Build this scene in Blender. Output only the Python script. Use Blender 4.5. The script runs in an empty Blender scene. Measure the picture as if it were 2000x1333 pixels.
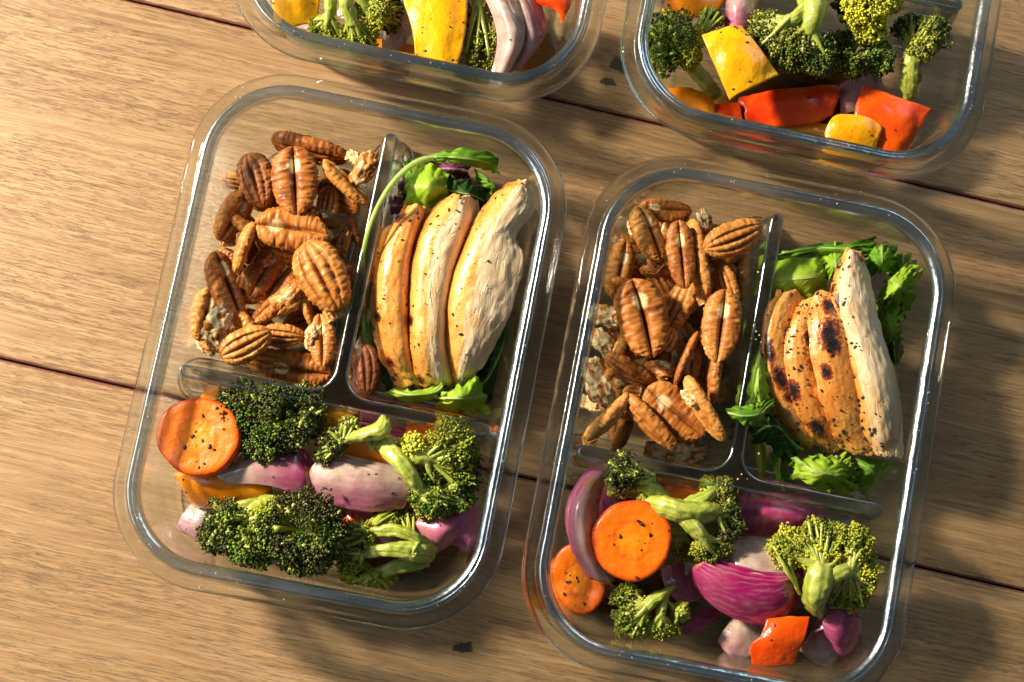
import bpy, math, random
import numpy as np
from mathutils import Vector, Matrix, noise
random.seed(7); np.random.seed(7)
CM = 0.01
scene = bpy.context.scene
COL = scene.collection

# ------------------------------------------------------------------ camera, world, lamps, exposure
TX, TY, ZC = math.radians(7.19), math.radians(-3.12), 67.3
cx, sx, cy, sy = math.cos(TX), math.sin(TX), math.cos(TY), math.sin(TY)
RM = np.array([[cy, 0, sy], [0, 1, 0], [-sy, 0, cy]]) @ np.array([[1, 0, 0], [0, cx, -sx], [0, sx, cx]])
_d = RM @ np.array([0, 0, -1.0])
CAM = -_d * ZC / (-_d[2])                       # cm
FPX = 50 / 36 * 2000
cd = bpy.data.cameras.new('camera'); cam = bpy.data.objects.new('camera', cd); COL.objects.link(cam)
cd.lens = 50; cd.sensor_width = 36; cd.clip_start = 0.02; cd.clip_end = 50
mw = Matrix([[*RM[0], CAM[0] * CM], [*RM[1], CAM[1] * CM], [*RM[2], CAM[2] * CM], [0, 0, 0, 1]])
cam.matrix_world = mw
scene.camera = cam

def W3(px, py, z):
    """photo pixel -> point (cm) on the height z."""
    d = RM @ np.array([(px - 1000) / FPX, -(py - 666.5) / FPX, -1.0])
    t = (z - CAM[2]) / d[2]
    return CAM + d * t

world = bpy.data.worlds.new('World'); scene.world = world; world.use_nodes = True
bg = world.node_tree.nodes['Background']
bg.inputs[0].default_value = (0.60, 0.80, 1.0, 1); bg.inputs[1].default_value = 0.10

def lamp(name, kind, loc, target, energy, color, size):
    ld = bpy.data.lights.new(name, kind); o = bpy.data.objects.new(name, ld); COL.objects.link(o)
    ld.energy = energy; ld.color = color
    if kind == 'AREA':
        ld.shape = 'RECTANGLE'; ld.size, ld.size_y = size
    else:
        ld.shadow_soft_size = size
    o.location = Vector(loc) * CM
    o.rotation_euler = (Vector(target) * CM - o.location).to_track_quat('-Z', 'Y').to_euler()
    return o
KEY = lamp('key_lamp', 'POINT', (-90, 46, 70), (0, 0, 0), 178, (1.0, 0.89, 0.72), 0.065)
SOFT = lamp('window_softbox', 'AREA', (80, 70, 60), (0, 0, 0), 2.6, (0.66, 0.86, 1.0), (0.5, 0.5))
SOFT2 = lamp('left_softbox', 'AREA', (-85, 0, 62), (0, 0, 0), 2.6, (0.80, 0.92, 1.0), (0.4, 0.7))
scene.view_settings.view_transform = 'Standard'; scene.view_settings.look = 'None'
scene.view_settings.exposure = 0.0; scene.view_settings.gamma = 1.0
cy_ = scene.cycles
cy_.max_bounces = 14; cy_.transmission_bounces = 12; cy_.glossy_bounces = 4; cy_.diffuse_bounces = 3
cy_.transparent_max_bounces = 24; cy_.caustics_reflective = False; cy_.caustics_refractive = True
cy_.sample_clamp_indirect = 4.0; cy_.blur_glossy = 0.5
cy_.use_denoising = True

# ------------------------------------------------------------------ helpers
def link(name, me, parent=None, origin=None):
    o = bpy.data.objects.new(name, me); COL.objects.link(o)
    if parent is not None: o.parent = parent
    return o
def mesh(name, V, F, mats=(), smooth=True, midx=None, cols=None, uv=None):
    """V in cm (n,3); F list or (m,k) array."""
    V = np.asarray(V, float) * CM
    me = bpy.data.meshes.new(name)
    if isinstance(F, np.ndarray):
        m, k = F.shape
        me.vertices.add(len(V)); me.vertices.foreach_set('co', V.ravel())
        me.loops.add(m * k); me.loops.foreach_set('vertex_index', F.ravel().astype(np.int32))
        me.polygons.add(m); me.polygons.foreach_set('loop_start', (np.arange(m) * k).astype(np.int32))
        me.update(calc_edges=True)
    else:
        me.from_pydata([tuple(v) for v in V], [], [tuple(int(i) for i in f) for f in F]); me.update()
    for mt in mats: me.materials.append(mt)
    me.polygons.foreach_set('use_smooth', np.full(len(me.polygons), smooth))
    if midx is not None: me.polygons.foreach_set('material_index', np.asarray(midx, np.int32))
    for key, arr in (cols or {}).items():
        at = me.attributes.new(key, 'FLOAT', 'POINT'); at.data.foreach_set('value', np.asarray(arr, np.float32))
    me.validate(); me.update()
    return me
def empty(name, loc):
    o = bpy.data.objects.new(name, None); COL.objects.link(o); o.location = Vector(loc) * CM
    o.empty_display_size = 0.01
    return o
def tag(o, label=None, cat=None, group=None, kind=None):
    if label: o['label'] = label
    if cat: o['category'] = cat
    if group: o['group'] = group
    if kind: o['kind'] = kind
    return o
def put(name, V, F, mat, parent=None, origin=None, **kw):
    """link world-space verts (cm); origin = where the object's own origin sits (cm)."""
    V = np.asarray(V, float)
    if origin is None: origin = parent_loc(parent)
    mats = mat if isinstance(mat, (list, tuple)) else [mat]
    me = mesh(name, V - np.array(origin), F, mats, **kw)
    o = link(name, me, parent)
    if parent is None: o.location = Vector(origin) * CM
    return o
def parent_loc(p):
    return np.array([0, 0, 0.0]) if p is None else np.array(p.location) / CM

# ------------------------------------------------------------------ material node helpers
class NT:
    def __init__(s, name):
        s.m = bpy.data.materials.new(name); s.m.use_nodes = True; s.t = s.m.node_tree; s.t.nodes.clear()
        s.out = s.n('ShaderNodeOutputMaterial')
    def n(s, t, **kw):
        nd = s.t.nodes.new(t)
        for k, v in kw.items(): setattr(nd, k, v)
        return nd
    def l(s, a, b): s.t.links.new(a, b)
    def set(s, inp, v):
        if hasattr(v, 'bl_idname') or isinstance(v, bpy.types.NodeSocket): s.l(v, inp)
        else:
            if isinstance(v, (tuple, list)) and len(v) == 3 and inp.type == 'RGBA': v = (*v, 1)
            inp.default_value = v
    def noise(s, vec, scale, detail=4, rough=0.55, dist=0.0, col=False):
        nd = s.n('ShaderNodeTexNoise'); s.l(vec, nd.inputs['Vector'])
        s.set(nd.inputs['Scale'], scale); nd.inputs['Detail'].default_value = detail
        nd.inputs['Roughness'].default_value = rough; nd.inputs['Distortion'].default_value = dist
        return nd.outputs['Color' if col else 'Fac']
    def vor(s, vec, scale, feature='F1', out='Distance', rnd=1.0):
        nd = s.n('ShaderNodeTexVoronoi', feature=feature); s.l(vec, nd.inputs['Vector'])
        nd.inputs['Scale'].default_value = scale; nd.inputs['Randomness'].default_value = rnd
        return nd.outputs[out]
    def ramp(s, fac, stops, interp='LINEAR'):
        nd = s.n('ShaderNodeValToRGB'); s.l(fac, nd.inputs[0]); cr = nd.color_ramp; cr.interpolation = interp
        while len(cr.elements) < len(stops): cr.elements.new(0.5)
        for e, (p, c) in zip(cr.elements, stops):
            e.position = p
            e.color = (*c, 1) if isinstance(c, (tuple, list)) else (c, c, c, 1)
        return nd.outputs[0]
    def mix(s, fac, a, b, mode='MIX'):
        nd = s.n('ShaderNodeMix', data_type='RGBA', blend_type=mode)
        s.set(nd.inputs[0], fac); s.set(nd.inputs[6], a); s.set(nd.inputs[7], b)
        return nd.outputs[2]
    def math(s, op, a, b=0.0, c=None, clamp=False):
        nd = s.n('ShaderNodeMath', operation=op, use_clamp=clamp); s.set(nd.inputs[0], a); s.set(nd.inputs[1], b)
        if c is not None: s.set(nd.inputs[2], c)
        return nd.outputs[0]
    def vmath(s, op, a, b=(0, 0, 0)):
        nd = s.n('ShaderNodeVectorMath', operation=op); s.set(nd.inputs[0], a)
        if op == 'SCALE': s.set(nd.inputs[3], b)
        else: s.set(nd.inputs[1], b)
        return nd.outputs[0]
    def mapr(s, v, a, b, c=0.0, d=1.0, smooth=True):
        nd = s.n('ShaderNodeMapRange', interpolation_type='SMOOTHSTEP' if smooth else 'LINEAR')
        s.set(nd.inputs[0], v); nd.inputs[1].default_value = a; nd.inputs[2].default_value = b
        nd.inputs[3].default_value = c; nd.inputs[4].default_value = d
        return nd.outputs[0]
    def bump(s, h, strength, dist=0.001, normal=None):
        nd = s.n('ShaderNodeBump'); s.set(nd.inputs['Height'], h); s.set(nd.inputs['Strength'], strength)
        nd.inputs['Distance'].default_value = dist
        if normal is not None: s.l(normal, nd.inputs['Normal'])
        return nd.outputs[0]
    def obj(s): return s.n('ShaderNodeTexCoord').outputs['Object']
    def attr(s, name): return s.n('ShaderNodeAttribute', attribute_name=name).outputs['Fac']
    def rnd(s): return s.n('ShaderNodeObjectInfo').outputs['Random']
    def scaled(s, vec, sc, loc=(0, 0, 0), rot=(0, 0, 0)):
        nd = s.n('ShaderNodeMapping'); s.l(vec, nd.inputs[0]); nd.inputs['Scale'].default_value = sc
        nd.inputs['Location'].default_value = loc; nd.inputs['Rotation'].default_value = rot
        return nd.outputs[0]
    def pbr(s, **kw):
        p = s.n('ShaderNodeBsdfPrincipled')
        for k, v in kw.items(): s.set(p.inputs[k.replace('_', ' ')], v)
        s.l(p.outputs[0], s.out.inputs[0]); return p
CAUST = False
# ------------------------------------------------------------------ wooden table of planks
A0 = W3(270, 0, 0); A1 = W3(1990, 410, 0); B0 = W3(0, 705, 0); B1 = W3(2000, 1150, 0)
GA = math.atan2(*(A1 - A0)[1::-1]); GB = math.atan2(*(B1 - B0)[1::-1]); GANG = (GA + GB) / 2
gd = np.array([math.cos(GANG), math.sin(GANG)]); gn = np.array([-gd[1], gd[0]])
nA = ((A0 + A1) / 2)[:2] @ gn; nB = ((B0 + B1) / 2)[:2] @ gn
PW = nA - nB
def wood_mat():
    t = NT('oiled_oak')
    co = t.obj(); r = t.rnd()
    sh = t.vmath('ADD', co, t.vmath('SCALE', (3.1, 1.7, 0.9), r))
    at = t.attr('knot')
    # gentle waviness of the grain
    w = t.noise(t.scaled(sh, (5, 14, 5)), 1.0, 3, 0.5, col=True)
    w2 = t.vmath('SCALE', t.vmath('SUBTRACT', w, (0.5, 0.5, 0.5)), 0.011)
    gp = t.vmath('ADD', sh, t.vmath('MULTIPLY', w2, (0, 1, 1)))
    n1 = t.noise(t.scaled(gp, (16, 420, 16)), 1.0, 6, 0.62)            # broad streaks
    n2 = t.noise(t.scaled(gp, (24, 900, 24)), 1.0, 4, 0.6)           # fine fibres
    n3 = t.noise(t.scaled(gp, (2.2, 22, 2.2)), 1.0, 3, 0.5)          # board tone
    wv = t.n('ShaderNodeTexWave', wave_type='BANDS', bands_direction='Y'); t.l(t.scaled(gp, (4, 60, 4)), wv.inputs['Vector'])
    wv.inputs['Scale'].default_value = 1.0; wv.inputs['Distortion'].default_value = 7.0; wv.inputs['Detail'].default_value = 3
    wv.inputs['Detail Scale'].default_value = 0.9
    f = t.math('ADD', t.math('MULTIPLY', n1, 0.36), t.math('ADD', t.math('MULTIPLY', n3, 0.42), t.math('MULTIPLY', wv.outputs['Fac'], 0.05)))
    f = t.math('ADD', f, t.math('MULTIPLY', n2, 0.14))
    c = t.ramp(f, [(0.32, (0.225, 0.124, 0.053)), (0.45, (0.312, 0.184, 0.082)), (0.55, (0.368, 0.226, 0.106)), (0.70, (0.430, 0.282, 0.142))])
    c = t.mix(t.mapr(n2, 0.35, 0.65), t.mix(1.0, c, (0.80, 0.75, 0.68), 'MULTIPLY'), c)
    pores = t.noise(t.scaled(gp, (120, 1700, 120)), 1.0, 3, 0.6)
    dens = t.noise(t.scaled(gp, (8, 60, 8), (3, 1, 0)), 1.0, 2, 0.5)
    pm = t.math('MULTIPLY', t.mapr(pores, 0.54, 0.605), t.mapr(dens, 0.25, 0.55))
    c = t.mix(t.math('MULTIPLY', pm, 0.54), c, (0.090, 0.050, 0.030))
    kn = t.mapr(t.math('ADD', at, t.math('MULTIPLY', t.math('SUBTRACT', t.noise(co, 420, 4), .5), .8)), 0.40, 0.62)
    c = t.mix(t.math('MULTIPLY', kn, 0.92), c, (0.028, 0.018, 0.012))
    edge = t.attr('edge')
    c = t.mix(t.mapr(edge, 0.35, 0.65), c, (0.20, 0.075, 0.045))
    h = t.math('SUBTRACT', t.math('MULTIPLY', n2, 0.5), t.math('MULTIPLY', pm, 1.0))
    b = t.bump(h, 0.5, 0.0004)
    t.pbr(Base_Color=c, Roughness=t.mapr(n1, 0.3, 0.7, 0.36, 0.50), Specular_IOR_Level=0.42, Normal=b)
    return t.m
M_WOOD = wood_mat()
tbl = empty('wooden_table', (0, 0, 0)); tag(tbl, 'table top of wide oiled oak planks running across the picture', None, None, 'structure')
KN = [W3(905, 1265, 0)[:2], W3(1215, 130, 0)[:2], W3(1188, 160, 0)[:2]]
KR = [0.36, 0.5, 0.3]
def plank(k):
    top, bot = nA - PW * (k - 1), nA - PW * k              # k=0 above seam A, k=1 between, k=2 below B
    g = 0.040
    ys = np.array([bot + g, bot + g + .02, bot + g + .07, bot + g + .15] + list(np.linspace(bot + g + .3, top - g - .3, 150)) + [top - g - .15, top - g - .07, top - g - .02, top - g])
    zz = np.zeros(len(ys)); zz[0] = zz[-1] = -0.16; zz[1] = zz[-2] = -0.09; zz[2] = zz[-3] = -0.03
    ed = np.zeros(len(ys)); ed[:2] = ed[-2:] = 1; ed[2] = ed[-3] = .8; ed[3] = ed[-4] = .3
    xs = np.concatenate([[-90, -60, -40], np.linspace(-30, 30, 420), [40, 60, 90]])
    X, Y = np.meshgrid(xs, ys); Z = np.repeat(zz[:, None], len(xs), 1).copy(); E = np.repeat(ed[:, None], len(xs), 1).copy()
    # worn, slightly ragged arrises
    for r in (0, 1, 2, 3, -1, -2, -3, -4):
        wob = np.array([noise.noise(Vector((x * 0.8, k * 9 + (r > 0) * 5, 1))) + .5 * noise.noise(Vector((x * 4, k * 9 + (r > 0) * 5, 1))) for x in xs]) * 0.045
        Y[r] += wob * (1 if r >= 0 else -1) * (0.3 if r in (0, -1) else 1)
        E[r] = np.clip(E[r] + wob * 6, 0, 1)
    K = np.zeros_like(X)
    P = np.stack([X, Y], -1)
    Pw = X[..., None] * gd + Y[..., None] * gn
    for c, rr in zip(KN, KR):
        d = Pw - c; a = d @ gd; b = d @ gn
        an = np.arctan2(b, a); q = np.hypot(a * 0.85, b * 1.1) / rr * (1 + .25 * np.sin(2 * an + c[0]) + .15 * np.sin(5 * an))
        K = np.maximum(K, np.clip(1.35 - q, 0, 1)); Z -= 0.04 * np.clip(1 - q, 0, 1)
    n0, n1 = X.shape
    V = np.column_stack([(X.ravel()), (Y.ravel()), Z.ravel()])
    # keep the plank's own frame along its grain so the texture follows it
    i = np.arange(n0 - 1)[:, None] * n1 + np.arange(n1 - 1)[None]
    F = np.stack([i, i + 1, i + n1 + 1, i + n1], -1).reshape(-1, 4)
    me = mesh('plank', V, F, [M_WOOD], cols={'knot': K.ravel(), 'edge': E.ravel()})
    # board sides and underside
    o = link('plank', me, tbl); o.rotation_euler.z = GANG
    return o
PLANKS = [plank(k) for k in (-1, 0, 1, 2, 3)]
t = NT('dark_gap'); t.pbr(Base_Color=(0.03, 0.014, 0.008), Roughness=0.8)
und = put('underside', [(-90, -60, -.35), (90, -60, -.35), (90, 60, -.35), (-90, 60, -.35)], [(0, 1, 2, 3)], t.m, tbl)
# ------------------------------------------------------------------ glass containers
def rrect(hx, hy, r, nc=16, ns=56):
    """closed rounded rectangle with a fixed vertex count, counter-clockwise from the right side"""
    r = max(0.05, min(r, hx - .01, hy - .01)); P = []
    corners = [(hx - r, hy - r, 0), (-hx + r, hy - r, 90), (-hx + r, -hy + r, 180), (hx - r, -hy + r, 270)]
    for i, (x, y, a0) in enumerate(corners):
        for k in range(nc + 1):
            a = math.radians(a0 + 90 * k / nc); P.append((x + r * math.cos(a), y + r * math.sin(a)))
        x2, y2, a2 = corners[(i + 1) % 4]; a = math.radians(a0 + 90)
        s = (x + r * math.cos(a), y + r * math.sin(a)); e = (x2 + r * math.cos(a), y2 + r * math.sin(a))
        for k in range(1, ns):
            t = k / ns; P.append((s[0] + (e[0] - s[0]) * t, s[1] + (e[1] - s[1]) * t))
    return np.array(P)
HX, HY, RC = 8.5, 11.55, 4.3        # outer lip half sizes and corner radius (cm)
NC, NS = 16, 56
# profile: (inset from the lip's outer edge, z); the outside going up, then over the rim and down the inside
PROF = [(2.5, 0.30), (2.40, 0.12), (2.2, 0.03), (1.95, 0.05), (1.75, 0.2), (1.58, 0.55), (1.45, 1.3), (1.34, 2.5), (1.16, 4.0), (1.04, 4.75), (0.9, 4.98),
        (0.62, 5.03), (0.3, 5.03), (0.10, 5.06), (0.02, 5.14), (0.0, 5.24), (0.03, 5.34), (0.12, 5.41), (0.24, 5.43), (0.26, 5.43), (0.46, 5.43), (0.58, 5.45),
        (0.645, 5.52), (0.66, 5.72), (0.68, 5.86), (0.72, 5.94), (0.78, 5.98), (0.86, 5.975), (0.90, 5.93), (0.94, 5.955), (1.04, 5.92), (1.10, 5.86), (1.16, 5.82), (1.21, 5.66), (1.24, 5.3), (1.31, 4.7), (1.40, 3.6), (1.56, 2.4),
        (1.76, 1.5), (1.95, 0.98), (2.2, 0.72), (2.5, 0.61), (2.9, 0.56), (3.6, 0.55)]
def clear_of(ins, z):
    """share of plain see-through in the glass by thickness: thin flat floor most, the thick rim least"""
    if ins > 2.3: return 0.95
    if z > 5.0 and ins <= 0.6: return 0.42
    if z > 5.6: return 0.28
    return 0.85
def container_mesh():
    rings = []; tt = None
    for (ins, z) in PROF:
        P = rrect(HX - ins, HY - ins, max(RC - ins * 0.9, 0.8), NC, NS)
        Z = np.full(len(P), z)
        if 0.0 <= ins <= 0.75 and 5.2 < z < 5.5:            # raised latch ledges along the middle of every side
            x, y = P[:, 0], P[:, 1]
            w = np.maximum((np.abs(y) < HY * 0.60) & (np.abs(x) > HX * .8), (np.abs(x) < HX * 0.42) & (np.abs(y) > HY * .8)).astype(float)
            Z = Z + w * 0.22 * (1.0 if 0.1 < ins < 0.25 else 0.15)
        rings.append(np.column_stack([P, Z]))
    V = np.concatenate(rings); n = len(rings[0]); m = len(rings)
    i = np.arange(n); j = (i + 1) % n
    F = [np.column_stack([k * n + i, k * n + j, (k + 1) * n + j, (k + 1) * n + i]) for k in range(m - 1)]
    F = [list(f) for f in np.concatenate(F)]
    F.append(list(range((m - 1) * n, m * n)))
    F.append(list(range(n))[::-1])
    cl = np.concatenate([np.full(n, clear_of(i_, z_)) for i_, z_ in PROF]); rim = np.concatenate([np.full(n, 1.0 if (z_ > 5.45 and i_ > .6) else 0.0) for i_, z_ in PROF])
    return V, F, cl, rim
def offset_poly(P, d):
    a = np.roll(P, 1, 0); b = np.roll(P, -1, 0); t = b - a; t /= np.linalg.norm(t, axis=1)[:, None] + 1e-9
    return P + np.column_stack([t[:, 1], -t[:, 0]]) * d      # outward for ccw
def arc(c, r, a0, a1, n):
    return [(c[0] + r * math.cos(math.radians(a0 + (a1 - a0) * k / n)), c[1] + r * math.sin(math.radians(a0 + (a1 - a0) * k / n))) for k in range(n + 1)]
def seg(a, b, n):
    return [(a[0] + (b[0] - a[0]) * k / n, a[1] + (b[1] - a[1]) * k / n) for k in range(1, n)]
BAR_Y, STEM_X = -2.38, 0.06       # the cross bar and the stem, container-local cm
def divider_mesh():
    hw = 0.31; xr = 6.95; yt = 9.95; f = 1.05
    y0, x0 = BAR_Y, STEM_X
    P = []
    P += arc((xr - hw, y0), hw, -90, 90, 10)                                # right end
    a = P[-1]; b = (x0 + hw + f, y0 + hw); P += seg(a, b, 16)
    P += arc((x0 + hw + f, y0 + hw + f), f, 270, 180, 8)
    a = P[-1]; b = (x0 + hw, yt - hw); P += seg(a, b, 24)
    P += arc((x0, yt - hw), hw, 0, 180, 10)
    a = P[-1]; b = (x0 - hw, y0 + hw + f); P += seg(a, b, 24)
    P += arc((x0 - hw - f, y0 + hw + f), f, 0, -90, 8)
    a = P[-1]; b = (-xr + hw, y0 + hw); P += seg(a, b, 16)
    P += arc((-xr + hw, y0), hw, 90, 270, 10)
    a = P[-1]; b = (xr - hw, y0 - hw); P += seg(a, b, 34)
    P = np.array(P)
    prof = [(0.55, 0.60), (0.75, 0.64), (0.62, 0.72), (0.47, 0.95), (0.38, 1.5), (0.27, 2.6), (0.12, 3.8), (0.0, 4.35), (0.0, 4.53), (-0.02, 4.60), (-0.055, 4.655), (-0.10, 4.67), (-0.12, 4.655), (-0.16, 4.68)]
    rings = []
    for d, z in prof:
        Q = offset_poly(P, d)
        rings.append(np.column_stack([Q, np.full(len(Q), z)]))
    V = np.concatenate(rings); n = len(P); i = np.arange(n); j = (i + 1) % n
    F = [list(f) for k in range(len(rings) - 1) for f in np.column_stack([k * n + i, k * n + j, (k + 1) * n + j, (k + 1) * n + i])]
    F.append(list(range((len(rings) - 1) * n, len(rings) * n))); F.append(list(range(n))[::-1])
    return V, F
def glass_mat(name, volume):
    t = NT(name); rim = t.attr('rim')
    g = t.n('ShaderNodeBsdfGlass'); g.inputs['IOR'].default_value = 1.47; g.inputs['Roughness'].default_value = 0.0
    t.l(t.mix(rim, (0.97, 0.99, 0.985), (0.20, 0.38, 0.48)), g.inputs['Color'])          # edge-on glass tint, deepened to slate in place of mirrored surroundings
    wv = t.noise(t.scaled(t.obj(), (1, 1, 3)), 38, 4)
    g2 = t.n('ShaderNodeBsdfAnisotropic') if False else t.n('ShaderNodeBsdfGlossy'); g2.inputs['Roughness'].default_value = 0.24
    g2.inputs['Color'].default_value = (0.80, 0.90, 0.97, 1); t.l(t.bump(wv, 0.22, 0.006), g2.inputs['Normal'])
    m0 = t.n('ShaderNodeMixShader'); t.l(t.math('MULTIPLY', rim, t.mapr(wv, .3, .7, .32, .72)), m0.inputs[0]); t.l(g.outputs[0], m0.inputs[1]); t.l(g2.outputs[0], m0.inputs[2])
    tr = t.n('ShaderNodeBsdfTransparent'); tr.inputs[0].default_value = (0.975, 0.99, 0.985, 1)
    mx = t.n('ShaderNodeMixShader'); lw = t.n('ShaderNodeLayerWeight'); lw.inputs[0].default_value = 0.5
    t.l(t.math('MULTIPLY', t.attr('clear'), t.mapr(lw.outputs['Facing'], 0.62, 0.88, 1.0, 0.0)), mx.inputs[0])
    t.l(m0.outputs[0], mx.inputs[1]); t.l(tr.outputs[0], mx.inputs[2]); t.l(mx.outputs[0], t.out.inputs[0])
    if volume:
        va = t.n('ShaderNodeVolumeAbsorption'); va.inputs[0].default_value = (0.35, 0.70, 0.85, 1); va.inputs[1].default_value = 12
        t.l(va.outputs[0], t.out.inputs[1])
    return t.m
M_GLASS = glass_mat('clear_pressed_glass', True); M_GLASS2 = glass_mat('clear_divider_glass', False)
# fitted poses: centre x, y (cm), rotation
def pose_from_corner(br, bl_dir, r0, r1):
    a = W3(*br, 5.4); b = W3(*bl_dir, 5.4); d = a - b; ang = math.atan2(d[1], d[0])
    d2 = W3(*r0, 5.4) - W3(*r1, 5.4); ang2 = math.atan2(-d2[0], d2[1]); ang = ang * .5 + ang2 * .5; print('ANG', ang, ang2)
    c, s = math.cos(ang), math.sin(ang)
    return (a[0] - (c * HX - s * -HY), a[1] - (s * HX + c * -HY), ang)
POSES = [(-7.612, -0.919, -0.190), (9.919, -4.426, -0.192),
         pose_from_corner((1139, 233), (604, 122), (1186, 0), (1174, 58)), pose_from_corner((1896, 384), (1367, 270), (1958, 0), (1922, 222))]
CLABEL = ['glass container left of centre with pecans, three uncharred chicken slices and dark broccoli',
          'glass container at lower right with pecans, charred chicken and a big magenta onion wedge',
          'glass container cut off by the top edge with a long yellow pepper strip',
          'glass meal container in the top right corner with a square yellow pepper piece among broccoli']
cv, cf, ccl, crim = container_mesh(); dv, df = divider_mesh()
ME_C = mesh('glass_body', cv, cf, [M_GLASS], cols={'clear': ccl, 'rim': crim}); ME_D = mesh('divider', dv, df, [M_GLASS2], cols={'clear': np.where((np.abs(dv[:, 0]) > 6.2) | (dv[:, 1] > 9.2), .05, np.where(dv[:, 2] > 4.66, .62, np.where(dv[:, 2] > 4.3, .10, .75))), 'rim': np.where((dv[:, 2] > 4.5) & (dv[:, 2] < 4.675), .75, 0.0)})
CONT = []
for (x, y, a), lb in zip(POSES, CLABEL):
    e = empty('food_container', (x, y, 0)); e.rotation_euler.z = a
    tag(e, lb, 'container', 'glass meal prep containers')
    for nm, me in (('glass_body', ME_C), ('divider', ME_D)):
        o = link(nm, me, e)
    CONT.append(e)
def local(k, px, py, z):
    x, y, a = POSES[k]; p = W3(px, py, z); dx, dy = p[0] - x, p[1] - y
    return (math.cos(a) * dx + math.sin(a) * dy, -math.sin(a) * dx + math.cos(a) * dy)

rd_ = np.random.default_rng(21)
for e in CONT:                                                  # specks of dust and crumbs lying on every rim
    pts = []
    for _ in range(110):
        ins = rd_.choice([rd_.uniform(.05, .55), rd_.uniform(.72, 1.0)]); P = rrect(HX - ins, HY - ins, RC - ins * .9)
        k = rd_.integers(0, len(P)); q = P[k] + (P[(k + 1) % len(P)] - P[k]) * rd_.random(); pts.append((q[0], q[1], 5.45 if ins < .6 else 5.98))
    pts = np.array(pts); ph = np.array([[0, 1.618, 1], [1, 0, 1.6], [-1, 0, 1.6], [0, -1.6, 1], [1.6, 1, 0], [-1.6, 1, 0]]) / 1.9
    R_ = .017 * rd_.uniform(.4, 1.6, 110) ** 1.5
    V = (pts[:, None] + ph[None] * R_[:, None, None]).reshape(-1, 3); tri = np.array([(0, 1, 2), (1, 3, 2), (0, 4, 1), (0, 2, 5), (4, 3, 1), (5, 2, 3)])
    F = (tri[None] + (np.arange(110) * 6)[:, None, None]).reshape(-1, 3)
    tdm = bpy.data.materials.get('pale_dust')
    if tdm is None: t = NT('pale_dust'); t.pbr(Base_Color=(0.75, 0.68, 0.58), Roughness=0.7); tdm = t.m
    o = link('dust_specks', mesh('dust_specks', V, F, [tdm]), e); o['kind'] = 'stuff'
# ------------------------------------------------------------------ food materials
def m_pecan():
    t = NT('pecan_kernel'); co = t.obj(); r = t.rnd(); sh = t.vmath('ADD', co, t.vmath('SCALE', (7, 3, 5), r))
    n = t.noise(sh, 260, 5, 0.6); big = t.noise(sh, 90, 2)
    f = t.math('ADD', t.math('MULTIPLY', n, 0.45), t.math('ADD', t.math('MULTIPLY', big, 0.35), t.math('MULTIPLY', r, 0.26)))
    c = t.ramp(f, [(0.30, (0.13, 0.032, 0.008)), (0.45, (0.36, 0.108, 0.015)), (0.60, (0.52, 0.195, 0.032)), (0.78, (0.68, 0.34, 0.09))])
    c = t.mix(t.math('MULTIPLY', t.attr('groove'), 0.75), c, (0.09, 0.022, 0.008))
    c = t.mix(t.mapr(t.attr('pale'), 0.25, 0.75), c, t.ramp(n, [(0.35, (0.52, 0.31, 0.12)), (0.6, (0.78, 0.60, 0.33))]))
    c = t.mix(t.attr('dark'), c, (0.115, 0.026, 0.012))
    b = t.bump(t.noise(sh, 900, 5, 0.65), 0.35, 0.0004)
    t.pbr(Base_Color=c, Roughness=t.mapr(n, 0.3, 0.7, 0.36, 0.55), Specular_IOR_Level=0.32, Normal=b)
    return t.m
def m_bud():
    t = NT('broccoli_buds'); co = t.obj(); tone = t.attr('tone'); yel = t.attr('yellow')
    c = t.ramp(tone, [(0.0, (0.010, 0.016, 0.003)), (0.3, (0.022, 0.055, 0.006)), (0.6, (0.060, 0.150, 0.010)), (0.85, (0.15, 0.27, 0.016)), (1.0, (0.26, 0.33, 0.025))])
    c = t.mix(yel, c, t.ramp(tone, [(0.1, (0.14, 0.16, 0.012)), (0.8, (0.60, 0.55, 0.03))]))
    c = t.mix(t.attr('char'), c, (0.055, 0.030, 0.012))
    t.pbr(Base_Color=c, Roughness=0.30, Specular_IOR_Level=0.35)
    return t.m
def m_stalk():
    t = NT('broccoli_stalk'); co = t.obj(); n = t.noise(co, 150, 4); u = t.attr('along'); rd = t.attr('ridge')
    c = t.ramp(t.math('ADD', t.math('MULTIPLY', n, 0.6), t.math('MULTIPLY', rd, 0.26)), [(0.22, (0.17, 0.24, 0.020)), (0.45, (0.36, 0.40, 0.055)), (0.62, (0.54, 0.54, 0.15)), (0.85, (0.72, 0.69, 0.34))])
    c = t.mix(t.math('MULTIPLY', t.mapr(t.noise(co, 260, 4), 0.60, 0.72), 0.5), c, (0.26, 0.17, 0.02))
    t.pbr(Base_Color=c, Roughness=0.38, Subsurface_Weight=0.25, Subsurface_Radius=(.004, .005, .001), Subsurface_Scale=0.4, Coat_Weight=0.15, Coat_Roughness=0.2,
          Normal=t.bump(t.math('ADD', t.noise(co, 420, 3), t.math('MULTIPLY', rd, .3)), 0.6, 0.0008))
    return t.m
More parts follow.
